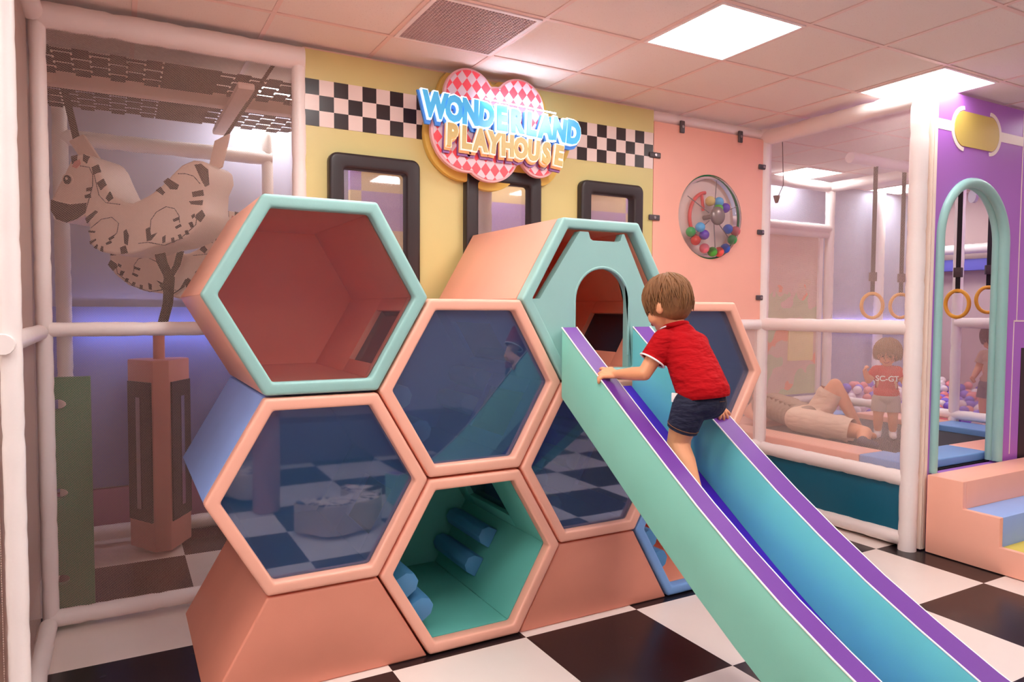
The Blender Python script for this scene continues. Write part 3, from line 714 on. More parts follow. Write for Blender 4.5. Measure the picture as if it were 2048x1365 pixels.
wedge(2, 'peach base wedge under the slide, right of the open green cell', 0, 0)

# ------------------------------------------------------------------ slide
def slide():
    t = thing('slide', 'foam slide with mint sides, purple rails and violet bed', 'slide', (2.19, 1.9, 0))
    top = [(2.955, 1.505), (2.78, 1.385), (2.6, 1.262), (2.4, 1.122), (2.2, .985), (2.0, .852), (1.8, .73), (1.6, .618), (1.4, .52), (1.2, .43), (1.0, .355), (.75, .285), (.45, .24)]
    def low(y, z, d): return (y, max(.012, z - d))
    def sidewall(x0, x1, m, nm):
        b = [low(y, z - (.0 if y < 2.9 else 0), .345) for y, z in top]
        MB().polyX(top + b[::-1], x0, x1).build(nm, m, t, .012, 2)
    sidewall(1.915, 2.005, MINT, 'side_wall'); sidewall(2.355, 2.47, AQUA, 'side_wall')
    bed = [(y, max(.05, z - .305)) for y, z in top]; bb = [(y, max(.014, z - .345)) for y, z in top]
    MB().polyX(bed + bb[::-1], 2.006, 2.354).build('bed', DPURP, t, angle=30)
    for x0, x1 in ((1.917, 2.003), (2.357, 2.468)):
        cap = [(y, z + .004) for y, z in top]; lo = [(y, z + .0005) for y, z in top]
        MB().polyX(cap + lo[::-1], x0, x1).build('rail_top', PURP, t, angle=30)
    pp = [(2.95, 1.507)] + top[1:]
    for x in (1.915, 2.003, 2.357, 2.469):
        MB().tube([(x, y, z + .002) for y, z in pp], .0035, 8).build('piping', PIPING, t)
slide()
# ------------------------------------------------------------------ netted trampoline room on the right
XN = 4.6; YP = 2.78; XI = 6.93; YI = 5.25
ppipe_post = [((XN, 2.83, .0), (XN, 2.83, 3.04), .056)]
pipe_frame('net_frame', 'white padded pipe frame with net along the front of the trampoline room', 'net frame', (XN, 3.4, 0), ppipe_post,
    [((XN, 2.83, 2.985), (XN, YW, 2.985), .06), ((XN, 2.83, 1.487), (XN, YW, 1.487), .05), ((XN, 2.83, .475), (XN, YW, .475), .052), ((XN, 2.86, .07), (XN, YW, .055), .05)],
    [(MB().box(XN - .001, XN + .001, 2.88, 4.06, .52, 1.45), NETR), (MB().box(XN - .001, XN + .001, 2.88, 4.06, 1.53, 2.94), NETR)])
solo(MB().box(XN - .01, XN + .03, 2.88, 4.1, .1, .45).build('teal_skirt', mat('dark teal vinyl', (0, 96, 124), .45), None, .006), 'dark teal panel closing the space under the trampoline', 'panel')
PVIO = mat('lilac purple vinyl', (178, 108, 208), .4, var=.05, vscale=1.5)
def purple_front():
    t = thing('purple_wall', 'purple panel wall with a teal arched doorway and yellow plaque shape', 'wall panel', (5.3, YP, 0))
    x0, x1, z1 = 4.66, 7.4, 3.05; ax, aw, top, bot = 5.17, .40, 2.48, .1
    n = 28
    arcp = [(ax - aw, bot)] + [(ax - aw * math.cos(PI * k / n), top - aw + aw * math.sin(PI * k / n)) for k in range(n + 1)] + [(ax + aw, bot)]
    m = MB(); y0, y1 = YP, YP + .05
    m.box(x0, ax - aw, y0, y1, .01, z1); m.box(ax + aw, x1, y0, y1, .01, z1)
    for k in range(n):
        a, b = arcp[k + 1], arcp[k + 2]
        m.polyY([a, b, (b[0], z1), (a[0], z1)], y0, y1)
    m.box(ax - aw, ax + aw, y0, y1, .01, .5)
    m.build('panel', PVIO, t, smooth=False)
    path = [(ax - aw, YP, .515)] + [(p[0], YP, p[1]) for p in arcp[1:-1]] + [(ax + aw, YP, .515)]
    MB().tube(path, .034, 16).build('arch_tube', TEAL, t, angle=60)
    MB().tube([(p[0] + (.0), YP + .05, p[2]) for p in path], .03, 12).build('arch_tube_back', TEAL, t, angle=60)
    CR = mat('cream print', (250, 236, 226), .4)
    MB().box(4.668, 4.9, YP - .002, YP, 2.795, 2.862).build('stripe', CR, t, smooth=False)
    MB().box(5.445, 5.765, YP - .002, YP, 2.795, 2.862).build('stripe', CR, t, smooth=False)
    px, pz = 5.17, 2.828
    pl = arc(px + .15, pz, .12, -75, 75, 12) + arc(px - .15, pz, .12, 105, 255, 12)
    MB().polyY(pl, YP - .006, YP).build('plaque', mat('mustard plaque', (214, 186, 92), .4), t, smooth=False)
    for sx, a0 in ((1, -88), (-1, 92)):
        m = MB(); o = arc(px + sx * .155, pz, .150, a0, a0 + 176, 24); i = arc(px + sx * .15, pz, .125, a0, a0 + 176, 24)
        m.polyY(o + i[::-1], YP - .004, YP); m.build('plaque_bracket', CR, t, smooth=False)
    for (a, b, c, d) in ((5.765, 5.775, 1.535, 3.03), (5.73, 5.74, .55, 1.53), (5.73, 6.6, 1.525, 1.535)):
        MB().box(a, b, YP - .0015, YP, c, d).build('outline_print', CR, t, smooth=False)
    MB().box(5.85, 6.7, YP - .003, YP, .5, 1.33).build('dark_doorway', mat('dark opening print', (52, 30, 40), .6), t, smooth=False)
    MB().box(4.652, 4.662, YP - .01, YP + .055, .01, 3.05).build('edge_trim', mat('cream edge', (246, 226, 210), .45), t, .003)
    MB().box(4.668, 4.70, YP - .012, YP - .001, .01, 3.03).build('edge_trim', mat('cream edge', (246, 226, 210), .45), t, .003)
purple_front()
def steps():
    t = thing('soft_steps', 'three foam steps in peach, blue and yellow in front of the arched doorway', 'steps', (5.4, 2.45, 0))
    x0, x1 = 4.66, 6.6
    prof = [(2.744, 0.005), (2.744, .52), (2.515, .52), (2.515, .345), (2.295, .345), (2.295, .165), (2.06, .165), (2.06, .005)]
    for a, b, nm in ((x0, x0 + .04, 'cheek'), (x1 - .04, x1, 'cheek')): MB().polyX(prof, a, b).build(nm, PEACH, t, .006, 2)
    MB().box(x0 + .041, x1 - .041, 2.516, 2.744, .005, .519).build('top_step', PEACH, t, .006)
    MB().box(x0 + .041, x1 - .041, 2.296, 2.5155, .005, .344).build('middle_step', mat('blue step vinyl', (150, 182, 238), .45), t, .006)
    MB().box(x0 + .041, x1 - .041, 2.061, 2.2955, .005, .164).build('bottom_step', mat('yellow step vinyl', (226, 202, 84), .45), t, .006)
steps()
# platform, pads and beds
PT = .565
solo(MB().box(4.66, 6.95, 2.86, 5.3, .42, .5).build('trampoline_deck', mat('black trampoline frame', (36, 32, 36), .6), None), 'black trampoline bed deck framed by peach and blue pads', 'trampoline')
solo(MB().box(4.66, 6.95, 2.86, 5.3, .02, .42).build('platform_base', mat('platform timber', (120, 96, 86), .7), None), 'closed base below the trampoline deck', 'platform')
def pad(x0, x1, y0, y1, m, label): return solo(MB().box(x0, x1, y0, y1, PT - .062, PT).build('edge_pad', m, None, .012, 3), label, 'pad', 'trampoline edge pads')
pad(4.665, 4.95, 3.25, 4.62, PEACH, 'long peach edge pad along the front net, beside the lying adult')
pad(4.665, 4.95, 2.87, 3.245, SKY, 'blue edge pad in the front corner behind the white post')
pad(4.955, 5.62, 2.87, 3.16, SKY, 'blue edge pad just inside the arched doorway')
pad(5.625, 6.6, 2.87, 3.16, PEACH, 'peach edge pad inside the doorway, right of the near blue pad')
pad(6.55, 6.9, 3.165, 3.85, SKY, 'blue edge pad across the black bed, seen through the arch')
pad(6.55, 6.9, 3.855, 4.6, PEACH, 'peach edge pad behind the standing toddler')
pad(4.665, 4.95, 4.63, 5.2, SKY, 'blue edge pad at the far left behind the white pole')
pad(4.955, 5.55, 4.62, 4.95, PEACH, 'peach edge pad behind the lying adult at the left')
pad(5.555, 6.545, 4.62, 4.95, SKY, 'pale blue edge pad at the back of the trampoline')
for (x0, x1, y0, y1, lb) in ((4.955, 6.545, 3.165, 4.615, 'black bouncing mesh under the toddler and the lying adult'),):
    solo(MB().box(x0, x1, y0, y1, .505, .512).build('jumping_mat', mat('black jump mat', (40, 36, 40), .7, bump=.4, bscale=400), None), lb, 'trampoline mat')
# inner frame, printed panel
pipe_frame('net_frame', 'white padded pipe frame between the trampolines and the ball pit', 'net frame', (XI, 4.0, 0),
    [((XI, YI, .5), (XI, YI, 3.0), .05), ((XI, 3.85, .5), (XI, 3.85, 3.0), .045)],
    [((XI, YI, 2.96), (XI, 2.86, 2.96), .055), ((XI, 3.85, 1.49), (XI, 2.86, 1.49), .05), ((XI, YI, .62), (XI, 2.86, .62), .045), ((4.66, YI, 2.96), (XI, YI, 2.96), .055), ((4.66, YI, 2.50), (XI, YI, 2.50), .05), ((4.66, YI, .62), (XI, YI, .62), .045), ((4.66, YI, 2.43), (XI, YI, 2.43), .035)],
    [(MB().box(XI - .001, XI + .001, 2.9, 3.8, .67, 1.44), netting('mauve inner netting', (206, 176, 172), (1, 2), .010, .2))])
def artmat():
    m, nt, bs, out = newmat('printed mural'); vec, xyz = coords(nt)
    a = noise(nt, vec, 2.3, 2); b = noise(nt, vec, 3.1, 3)
    low = mth(nt, 'LESS_THAN', mth(nt, 'ADD', xyz[2], mth(nt, 'MULTIPLY', a, .9)), 1.75)
    c1 = ramp2(nt, mth(nt, 'GREATER_THAN', b, .54), lin((232, 204, 180)), lin((250, 172, 128)))
    c2 = ramp2(nt, mth(nt, 'GREATER_THAN', a, .5), c1, lin((206, 214, 168)))
    c = ramp2(nt, low, lin((232, 204, 186)), c2)
    nt.links.new(c, bs.inputs['Base Color']); bs.inputs['Roughness'].default_value = .4; bumpn(nt, bs, b, .05); return m
mp = thing('mural_panel', 'large pale printed panel in a white frame at the back of the trampoline room', 'panel', (5.8, YI, .5))
MB().box(4.7, XI - .04, YI + .045, YI + .065, .68, 2.42).build('print', artmat(), mp, smooth=False)
MB().box(6.35, 6.74, YI + .03, YI + .044, 1.05, 1.4).build('yellow_block', mat('pale yellow block', (246, 232, 164), .5), mp, smooth=False)
MB().box(6.8, 6.86, YI + .02, YI + .07, .68, 2.44).build('edge', WHITE, mp, .006)
# far rails and LED glow
solo(ppipe(MB(), (9.1, 2.9, 2.36), (9.1, 5.5, 2.36), .06, 4).build('padded_rail', WHITE, None), 'white padded rail on the far mauve wall', 'rail')
solo(MB().box(9.15, 9.25, 2.9, 5.5, 2.1, 2.24).build('blue_wall_pad', mat('violet blue pad', (112, 110, 204), .5), None, .01), 'violet blue pad strip under the rail on the far wall', 'wall pad')
for i, (x, y, lb) in enumerate(((9.0, 5.45, 'white padded post in the far corner of the ball pit'), (8.2, 5.5, 'white padded post against the back wall of the ball pit'), (9.05, 3.9, 'white padded post on the far wall of the ball pit seen through the arch'))):
    solo(ppipe(MB(), (x, y, 0.02), (x, y, 3.04), .055, 20 + i).build('padded_post', WHITE, None), lb, 'post')
LED = emitter('blue violet LED', (.36, .34, 1.0), 10)
solo(MB().box(7.2, 9.0, 5.585, 5.61, 1.44, 1.47).build('led_strip', LED, None, smooth=False), 'blue violet light strip on the back wall above the ball pit', 'light strip')
solo(MB().box(-.25, .95, 5.465, 5.475, 1.445, 1.46).build('led_strip', emitter('blue LED', (.46, .50, 1.0), 15), None, smooth=False), 'blue light strip on the back wall of the zebra swing booth', 'light strip')
# gymnastic rings
YEL = mat('yellow ring plastic', (236, 172, 52), .35)
def ring_proto(top):
    t = thing('gym_ring', '', 'gym ring', (0, 0, 0), 'yellow gym rings')
    MB().tube([(0, .09 * math.cos(2 * PI * k / 40), .11 * math.sin(2 * PI * k / 40)) for k in range(40)], .0155, 10, True).build('ring', YEL, t)
    MB().strip([(0, 0, .09), (0, 0, .14), (0, 0, top)], (0, .018, 0), (.003, 0, 0)).build('strap', STRAP, t)
    MB().box(-.02, .02, -.03, .03, .22, .30).build('buckle', mat('dark buckle', (70, 54, 54), .5), t, .004)
    return t
rp = ring_proto(1.32)
rp2 = None
for i, (x, y, z, rz, lb) in enumerate(((5.95, 4.05, 1.645, .9, 'left yellow gym ring hanging behind the net above the toddler'),
        (6.4, 4.07, 1.645, .9, 'yellow gym ring half hidden behind the white corner post'),
        (6.1, 3.39, 1.66, .1, 'narrow looking yellow gym ring at the left of the arched doorway'),
        (6.62, 3.42, 1.70, .75, 'yellow gym ring at the right side of the arched doorway'))):
    o = rp if i == 0 else copy_tree(rp)
    o.location = (x, y, z); o.rotation_euler = (0, 0, rz); o['label'] = lb
solo(ppipe(MB(), (5.6, 4.06, 2.93), (6.93, 4.06, 2.93), .05, 9).build('padded_beam', WHITE, None), 'white padded beam carrying the two rings above the toddler', 'beam')
solo(ppipe(MB(), (5.6, 3.4, 2.93), (6.93, 3.4, 2.93), .05, 8).build('padded_beam', WHITE, None), 'white padded beam carrying the two rings behind the arch', 'beam')
# small hanging things
h = thing('ceiling_camera', 'small dark hanging camera with a thin cable behind the net by the peach panel', 'camera', (4.86, 4.2, 2.55))
MB().cyl((4.86, 4.2, 2.56), (4.86, 4.2, 2.50), .03, .012).build('body', mat('dark camera body', (78, 58, 56), .4), h)
MB().tube([(4.88, 4.2, 2.56), (4.96, 4.22, 2.66), (4.98, 4.24, 2.74), (4.97, 4.25, 3.07)], .004, 6).build('cable', STRAP, h)
h = thing('clear_tag', 'clear plastic disc clipped on the ring strap at the top of the arch', 'tag', (6.02, 3.3, 2.5))
MB().cyl((6.06, 3.28, 2.53), (6.08, 3.268, 2.53), .055, seg=24).build('disc', vinyl_pane('clear tag plastic', (.9, .9, .9), (.95, .9, .9), .55, .1), h)
MB().tube([(6.07, 3.275, 2.58), (6.08, 3.35, 2.62)], .004, 6).build('clip', WHITE, h)
# ball pit
solo(MB().box(6.98, 9.28, 2.86, 5.6, .02, .3).build('ball_pit_floor', mat('ball pit base', (206, 170, 190), .6), None), 'pink padded base of the ball pit', 'platform')
BC = [mat('pit ball lilac', (140, 112, 218), .25, bump=0), mat('pit ball rose', (236, 140, 140), .25, bump=0), mat('pit ball pearl', (240, 224, 226), .25, bump=0), mat('pit ball violet', (112, 96, 204), .25, bump=0)]
BL = ['lilac', 'rose', 'pearl white', 'violet']
protos = [MB().ball((0, 0, 0), .05, 14, 8).build('pit_ball', BC[k], None, local=True) for k in range(4)]
def pit_z(x, y): return .46 + .025 * (x - 7.0) + .13 * max(0, y - 4.2) * min(1, max(0, (x - 7.1) / .4))
rng = random.Random(3); first = [True] * 4; cnt = 0
for ix in range(20):
    for iy in range(15):
        x = 7.06 + ix * .112 + rng.uniform(-.025, .025); y = 3.05 + iy * .172 + rng.uniform(-.05, .05)
        z = pit_z(x, y) + rng.uniform(-.012, .03) + .04
        k = rng.choice([0, 1, 1, 2, 2, 3])
        o = protos[k] if first[k] else protos[k].copy()
        if not first[k]: COL.objects.link(o)
        first[k] = False
        o.location = (x, y, z); cnt += 1
        tag(o, BL[k] + ' plastic ball lying in the ball pit', 'ball', BL[k] + ' balls in the ball pit')
q = MB(); gx, gy = 12, 14
V = [[q.bm.verts.new((6.99 + 2.28 * i / gx, 2.87 + 2.72 * j / gy, pit_z(6.99 + 2.28 * i / gx, 2.87 + 2.72 * j / gy))) for j in range(gy + 1)] for i in range(gx + 1)]
for i in range(gx):
    for j in range(gy): q.bm.faces.new((V[i][j], V[i + 1][j], V[i + 1][j + 1], V[i][j + 1]))
r_ = bmesh.ops.extrude_face_region(q.bm, geom=list(q.bm.faces))
for v in r_['geom']:
    if isinstance(v, bmesh.types.BMVert): v.co.z = .301
solo(q.build('deep_balls', mat('packed balls', (190, 150, 180), .6, var=.4, vscale=60), None), 'packed deeper layer of balls filling the pit', 'balls', kind='stuff')
# ------------------------------------------------------------------ people
SKIN = mat('skin', (234, 162, 118), .5, var=.04, vscale=12, bump=.06)
def axes_matrix(origin, fwd, up):
    f = Vector(fwd).normalized(); r = f.cross(Vector(up)).normalized(); u = r.cross(f)
    m = Matrix((r, f, u)).transposed().to_4x4(); m.translation = origin; return m
def head_shapes(b, M, s=1.0):
    R = M.to_3x3()
    def e(c, rad): b.ball(M @ (Vector(c) * s), 1, 24, 16, tuple(v * s for v in rad), R)
    e((0, -.008, .022), (.071, .088, .080)); e((0, .03, -.035), (.053, .053, .060)); e((.028, .045, -.038), (.032, .032, .034)); e((-.028, .045, -.038), (.032, .032, .034))
    e((0, .052, -.078), (.024, .022, .018)); e((0, .084, -.022), (.009, .011, .009)); e((0, .079, -.008), (.007, .007, .015))
    for sx in (1, -1): e((sx * .073, -.006, -.018), (.010, .018, .025)); e((sx * .077, -.013, -.013), (.007, .010, .018))
    e((0, .076, -.052), (.018, .010, .006)); e((0, .074, -.060), (.015, .010, .006))
def face_bits(t, M, s=1.0, smile=False):
    R = M.to_3x3()
    for sx in (1, -1):
        MB().ball(M @ (Vector((sx * .028, .0765, -.002)) * s), .0085 * s, 12, 8, (1.2, .6, .9), R).build('eye', mat('eye dark', (52, 34, 30), .2, bump=0), t)
        bt = MB(); bt.tube([M @ (Vector(p) * s) for p in ((sx * .014, .083, .016), (sx * .028, .081, .022), (sx * .044, .072, .016))], .0028 * s, 8); bt.build('eyebrow', mat('brow brown', (110, 74, 50), .7), t)
    m = MB(); m.tube([M @ (Vector(p) * s) for p in ((-.02, .074, -.050), (-.01, .084, -.057), (0, .087, -.059), (.01, .084, -.057), (.02, .074, -.050))], .0036 * s, 8)
    m.build('mouth', mat('lips', (190, 92, 84), .4), t)
def hair_shape(t, M, m, s=1.0, seedv=1, low=-.09, fringe=.03, shag=0.0, name='hair', drop=1.15):
    """cap of hair trimmed at the hairline plus combed locks radiating from the crown"""
    rng = random.Random(seedv); q = MB(); c = Vector((0, -.012, .028)); rad = Vector((.079 + shag, .097 + shag, .087 + shag))
    for k in range(1): q.ball((0, 0, 0), 1, 40, 26)
    def shape(n, off=0):           # full crown above, straighter sides falling to the nape below
        if n.z < 0:
            k = max(0, 1 - abs(n.z) ** 3.2) ** .5; l = math.hypot(n.x, n.y) or 1; n = Vector((n.x / l * k, n.y / l * k, n.z * drop))
        return Vector((n.x * (rad.x + off), n.y * (rad.y + off), n.z * (rad.z + off))) + c
    for v in q.bm.verts:
        w_ = 1 + .02 * math.sin(9 * math.atan2(v.co.x, v.co.y)) * (1 - abs(v.co.z)); v.co = (shape(v.co.copy()) - c) * w_ + c
    A, B = Vector((0, .095, fringe)), Vector((0, -.085, low)); d = B - A; nrm = Vector((0, -d.z, d.y)); 
    if nrm.y < 0: nrm = -nrm
    cut(q, A, nrm)
    crown = Vector((.012, -.05, .0))
    for k in range(210):
        az = 2 * PI * k / 210 + rng.uniform(-.03, .03); pts, rr = [], []
        th0, th1 = rng.uniform(.1, .55), rng.uniform(1.75, 2.25)
        off = rng.uniform(0, .008 + shag * .5)
        for j in range(9):
            th = th0 + (th1 - th0) * j / 8; a2 = az + .12 * math.sin(3 * th + k)
            n = Vector((math.sin(th) * math.sin(a2), math.sin(th) * math.cos(a2) - .25 * math.cos(th), math.cos(th))).normalized()
            p = shape(n, off)
            if (p - A).dot(nrm) > rng.uniform(-.003, .016 + shag * .8): break
            pts.append(p); rr.append(.0052 * (1 - .75 * (j / 8) ** 2))
        if len(pts) > 2: q.tube(pts, rr, 6)
    for v in q.bm.verts: v.co = M @ (v.co * s)
    return q.build(name, m, t, angle=70)
def hairmat(name, c):
    m = mat(name, c, .55, bump=.5, bscale=90, var=.35, vscale=70, stretch=(1, 1, .15), spec=.3); return m
def chain(b, pts, rs):
    for i in range(len(pts) - 1): b.capsule(pts[i], pts[i + 1], rs[i], rs[i + 1])
def hand(b, wrist, knuck, right, palmdown, curl, size=1.0, thumb_side=1, spread=.35, fdir=None):
    """palm, four fingers of different lengths and a thumb leaving the side of the palm"""
    Wv, K = Vector(wrist), Vector(knuck); f = (K - Wv).normalized(); r = Vector(right); r = (r - f * r.dot(f)).normalized(); dn = Vector(palmdown); dn = (dn - f * dn.dot(f) - r * dn.dot(r)).normalized()
    w = .021 * size
    for k in range(4):
        o = (k - 1.5) / 1.5; b.capsule(Wv + r * o * w * .55, K + r * o * w, .0095 * size, .0085 * size, 10)
    ln = (.034, .040, .037, .028)
    for k in range(4):
        o = (k - 1.5) / 1.5; base = K + r * o * w; d = ((Vector(fdir).normalized() if fdir else f) + r * o * spread).normalized(); L = ln[k] * size
        c1, c2, c3 = curl[k] if isinstance(curl[0], tuple) else curl
        p = base; ang = 0
        for seg_, c in zip((.42, .33, .25), (c1, c2, c3)):
            ang += c; q = p + (d * math.cos(ang) + dn * math.sin(ang)) * L * seg_
            b.capsule(p, q, .0070 * size, .0062 * size, 10); p = q
    s = thumb_side; b0 = Wv.lerp(K, .35) + r * s * w * .8; p1 = b0 + (f * .6 + r * s * .9 + dn * .25).normalized() * .019 * size; p2 = p1 + (f * .9 + r * s * .35 + dn * .45).normalized() * .017 * size
    b.capsule(b0, p1, .0088 * size, .0075 * size, 10); b.capsule(p1, p2, .0075 * size, .0062 * size, 10)

def climbing_boy():
    t = thing('person', 'small boy in red polo shirt and denim shorts climbing up the slide', 'person', (2.19, 2.25, .7))
    N0 = Vector((2.170, 2.405, 1.515)); Hc = Vector((2.150, 2.455, 1.622))
    MH = axes_matrix(Hc, (-.29, .92, -.34), (-.05, .25, .95)); hs_ = 1.12
    b = MB(); head_shapes(b, MH, hs_)
    chain(b, [Vector((2.175, 2.385, 1.47)), N0, Hc + Vector((0, -.02, -.03))], [.046, .042, .045])
    # trunk
    for c, r in (((2.185, 2.37, 1.43), (.095, .072, .08)), ((2.187, 2.32, 1.35), (.092, .075, .09)), ((2.19, 2.28, 1.23), (.098, .085, .09))): b.ball(c, 1, 20, 14, r)
    # arms
    LS, LE, LW = Vector((2.085, 2.395, 1.462)), Vector((1.998, 2.418, 1.322)), Vector((1.972, 2.590, 1.306))
    chain(b, [LS, LS.lerp(LE, .5), LE, LE.lerp(LW, .35), LW], [.040, .036, .031, .031, .019])
    hand(b, LW, (1.943, 2.632, 1.310), (.3, .8, .6), (-.3, .3, -1), [(.25, .5, .6), (.2, .55, .6), (.15, .5, .6), (.1, .3, .4)], 1.2, 1, .55, (-1, .25, -.15))
    RS, RE, RW = Vector((2.260, 2.378, 1.445)), Vector((2.325, 2.48, 1.295)), Vector((2.398, 2.405, 1.178))
    chain(b, [RS, RS.lerp(RE, .5), RE, RE.lerp(RW, .35), RW], [.040, .036, .031, .029, .019])
    hand(b, RW, (2.417, 2.372, 1.139), (-.75, -.35, -.3), (-.2, .6, -.8), [(.1, .2, .25), (.15, .25, .3), (.2, .3, .3), (.3, .3, .4)], 1.12, 1, .5)
    # legs
    LH, LK, LA = Vector((2.135, 2.275, 1.20)), Vector((2.118, 2.335, 1.025)), Vector((2.098, 2.175, .775))
    chain(b, [LH, LH.lerp(LK, .5), LK, LK.lerp(LA, .3), LA.lerp(LK, .3), LA], [.070, .062, .047, .050, .038, .027])
    chain(b, [LA, LA + Vector((0, -.012, -.03))], [.026, .026]); chain(b, [LA + Vector((0, -.01, -.028)), LA + Vector((0, .05, -.055)), LA + Vector((0, .09, -.045))], [.026, .026, .017])
    RH, RK, RA = Vector((2.25, 2.285, 1.20)), Vector((2.262, 2.475, 1.135)), Vector((2.258, 2.445, .92))
    chain(b, [RH, RH.lerp(RK, .5), RK, RK.lerp(RA, .3), RA.lerp(RK, .3), RA], [.070, .060, .046, .048, .036, .027])
    chain(b, [RA, RA + Vector((0, -.012, -.035))], [.026, .026]); chain(b, [RA + Vector((0, -.01, -.035)), RA + Vector((0, .05, -.022)), RA + Vector((0, .09, .01))], [.026, .024, .016])
    remeshed(b, .0042, 3).build('body', SKIN, t, angle=180)
    face_bits(t, MH, hs_)
    hair_shape(t, MH, hairmat('light brown hair', (128, 86, 52)), hs_, 4, -.112, .012, 0, 'hair', 1.3)
    # polo shirt
    RED = mat('red pique cotton', (170, 6, 16), .9, bump=.5, bscale=420, var=.12, vscale=18, spec=.2, fold=16)
    q = MB()
    for k in range(9): f = k / 8; q.ball((2.189 - .008 * f, 2.262 + .104 * f, 1.255 + .185 * f), 1, 24, 16, (.122 + .004 * math.sin(PI * f) - .010 * f, .106 - .020 * f, .085 - .008 * f))
    q.capsule(LS + Vector((.012, 0, -.002)), RS + Vector((-.012, 0, 0)), .052, .052); q.capsule((2.178, 2.385, 1.48), (2.170, 2.405, 1.515), .066, .052)
    q.capsule(LS, LS.lerp(LE, .72), .055, .058); q.capsule(RS, RS.lerp(RE, .72), .055, .056)
    rng = random.Random(2)
    for k in range(0):
        z = 1.27 + .02 * k; c = Vector((2.187 + rng.uniform(-.02, .02), 2.268 + .0 + .5 * (z - 1.265) - .099, z + .0)); a = rng.uniform(-.5, .2)
        q.capsule(c + Vector((-.06, .018, .03 * a)), c + Vector((.055, .012, -.04 * a)), .007, .005, 8)
    q = remeshed(q, .0055, 3)
    cut(q, (2.188, 2.27, 1.222), (.06, -.12, -1)); lm = LS.lerp(LE, .60); cut(q, lm, LE - LS, lm + (LE - LS) * .35, .09); rm = RS.lerp(RE, .60); cut(q, rm, RE - RS, rm + (RE - RS) * .35, .09)
    cut(q, (2.170, 2.405, 1.527), (-.05, .25, 1), (2.170, 2.405, 1.55), .08)
    sh = q.build('polo_shirt', RED, t, angle=180)
    def ring(c, d, r, rr, n=28, sq=(1, 1)):
        d = Vector(d).normalized(); s = d.cross(Vector((0, 0, 1))).normalized(); u = s.cross(d)
        return [Vector(c) + s * math.cos(2 * PI * k / n) * r * sq[0] + u * math.sin(2 * PI * k / n) * r * sq[1] for k in range(n)]
    MB().tube(ring(lm, LE - LS, .0575, .004), .0042, 8, True).build('white_sleeve_trim', PIPING, sh)
    MB().tube(ring(rm, RE - RS, .056, .004), .0042, 8, True).build('white_sleeve_trim', PIPING, sh)
    MB().tube(ring((2.166, 2.412, 1.528), (-.05, .3, 1), .050, .01), .011, 10, True).build('collar', RED, sh)
    MB().tube(ring((2.160, 2.425, 1.524), (-.05, .3, 1), .0545, .01)[9:21], .0035, 8).build('white_collar_trim', PIPING, sh)
    MB().box(-.022, .022, -.004, .004, -.04, .0, axes_matrix((2.075, 2.30, 1.245), (-.9, -.3, 0), (0, 0, 1))).build('white_side_tag', PIPING, sh, .003)
    # denim shorts
    DEN = mat('dark denim', (30, 34, 58), .85, bump=.6, bscale=500, var=.25, vscale=14, fold=18)
    q = MB(); q.ball((2.19, 2.272, 1.21), 1, 24, 16, (.110, .098, .082))
    q.capsule(LH, LH.lerp(LK, .85), .078, .064); q.capsule(RH, RH.lerp(RK, .8), .077, .066); q = remeshed(q, .0055, 3)
    lc = LH.lerp(LK, .66); cut(q, lc, LK - LH, lc + (LK - LH) * .35, .10); rc = RH.lerp(RK, .72); cut(q, rc, RK - RH, rc + (RK - RH) * .4, .11)
    so = q.build('denim_shorts', DEN, t, angle=180)
    ST = mat('denim stitching', (128, 84, 52), .8)
    MB().tube(ring(lc + (LH - LK) * .08, LK - LH, .068, 0), .0016, 6, True).build('hem_stitching', ST, so)
    MB().tube([(2.20, 2.174, 1.215), (2.235, 2.183, 1.214), (2.265, 2.203, 1.213)], .0016, 6).build('pocket_stitching', ST, so)
climbing_boy()

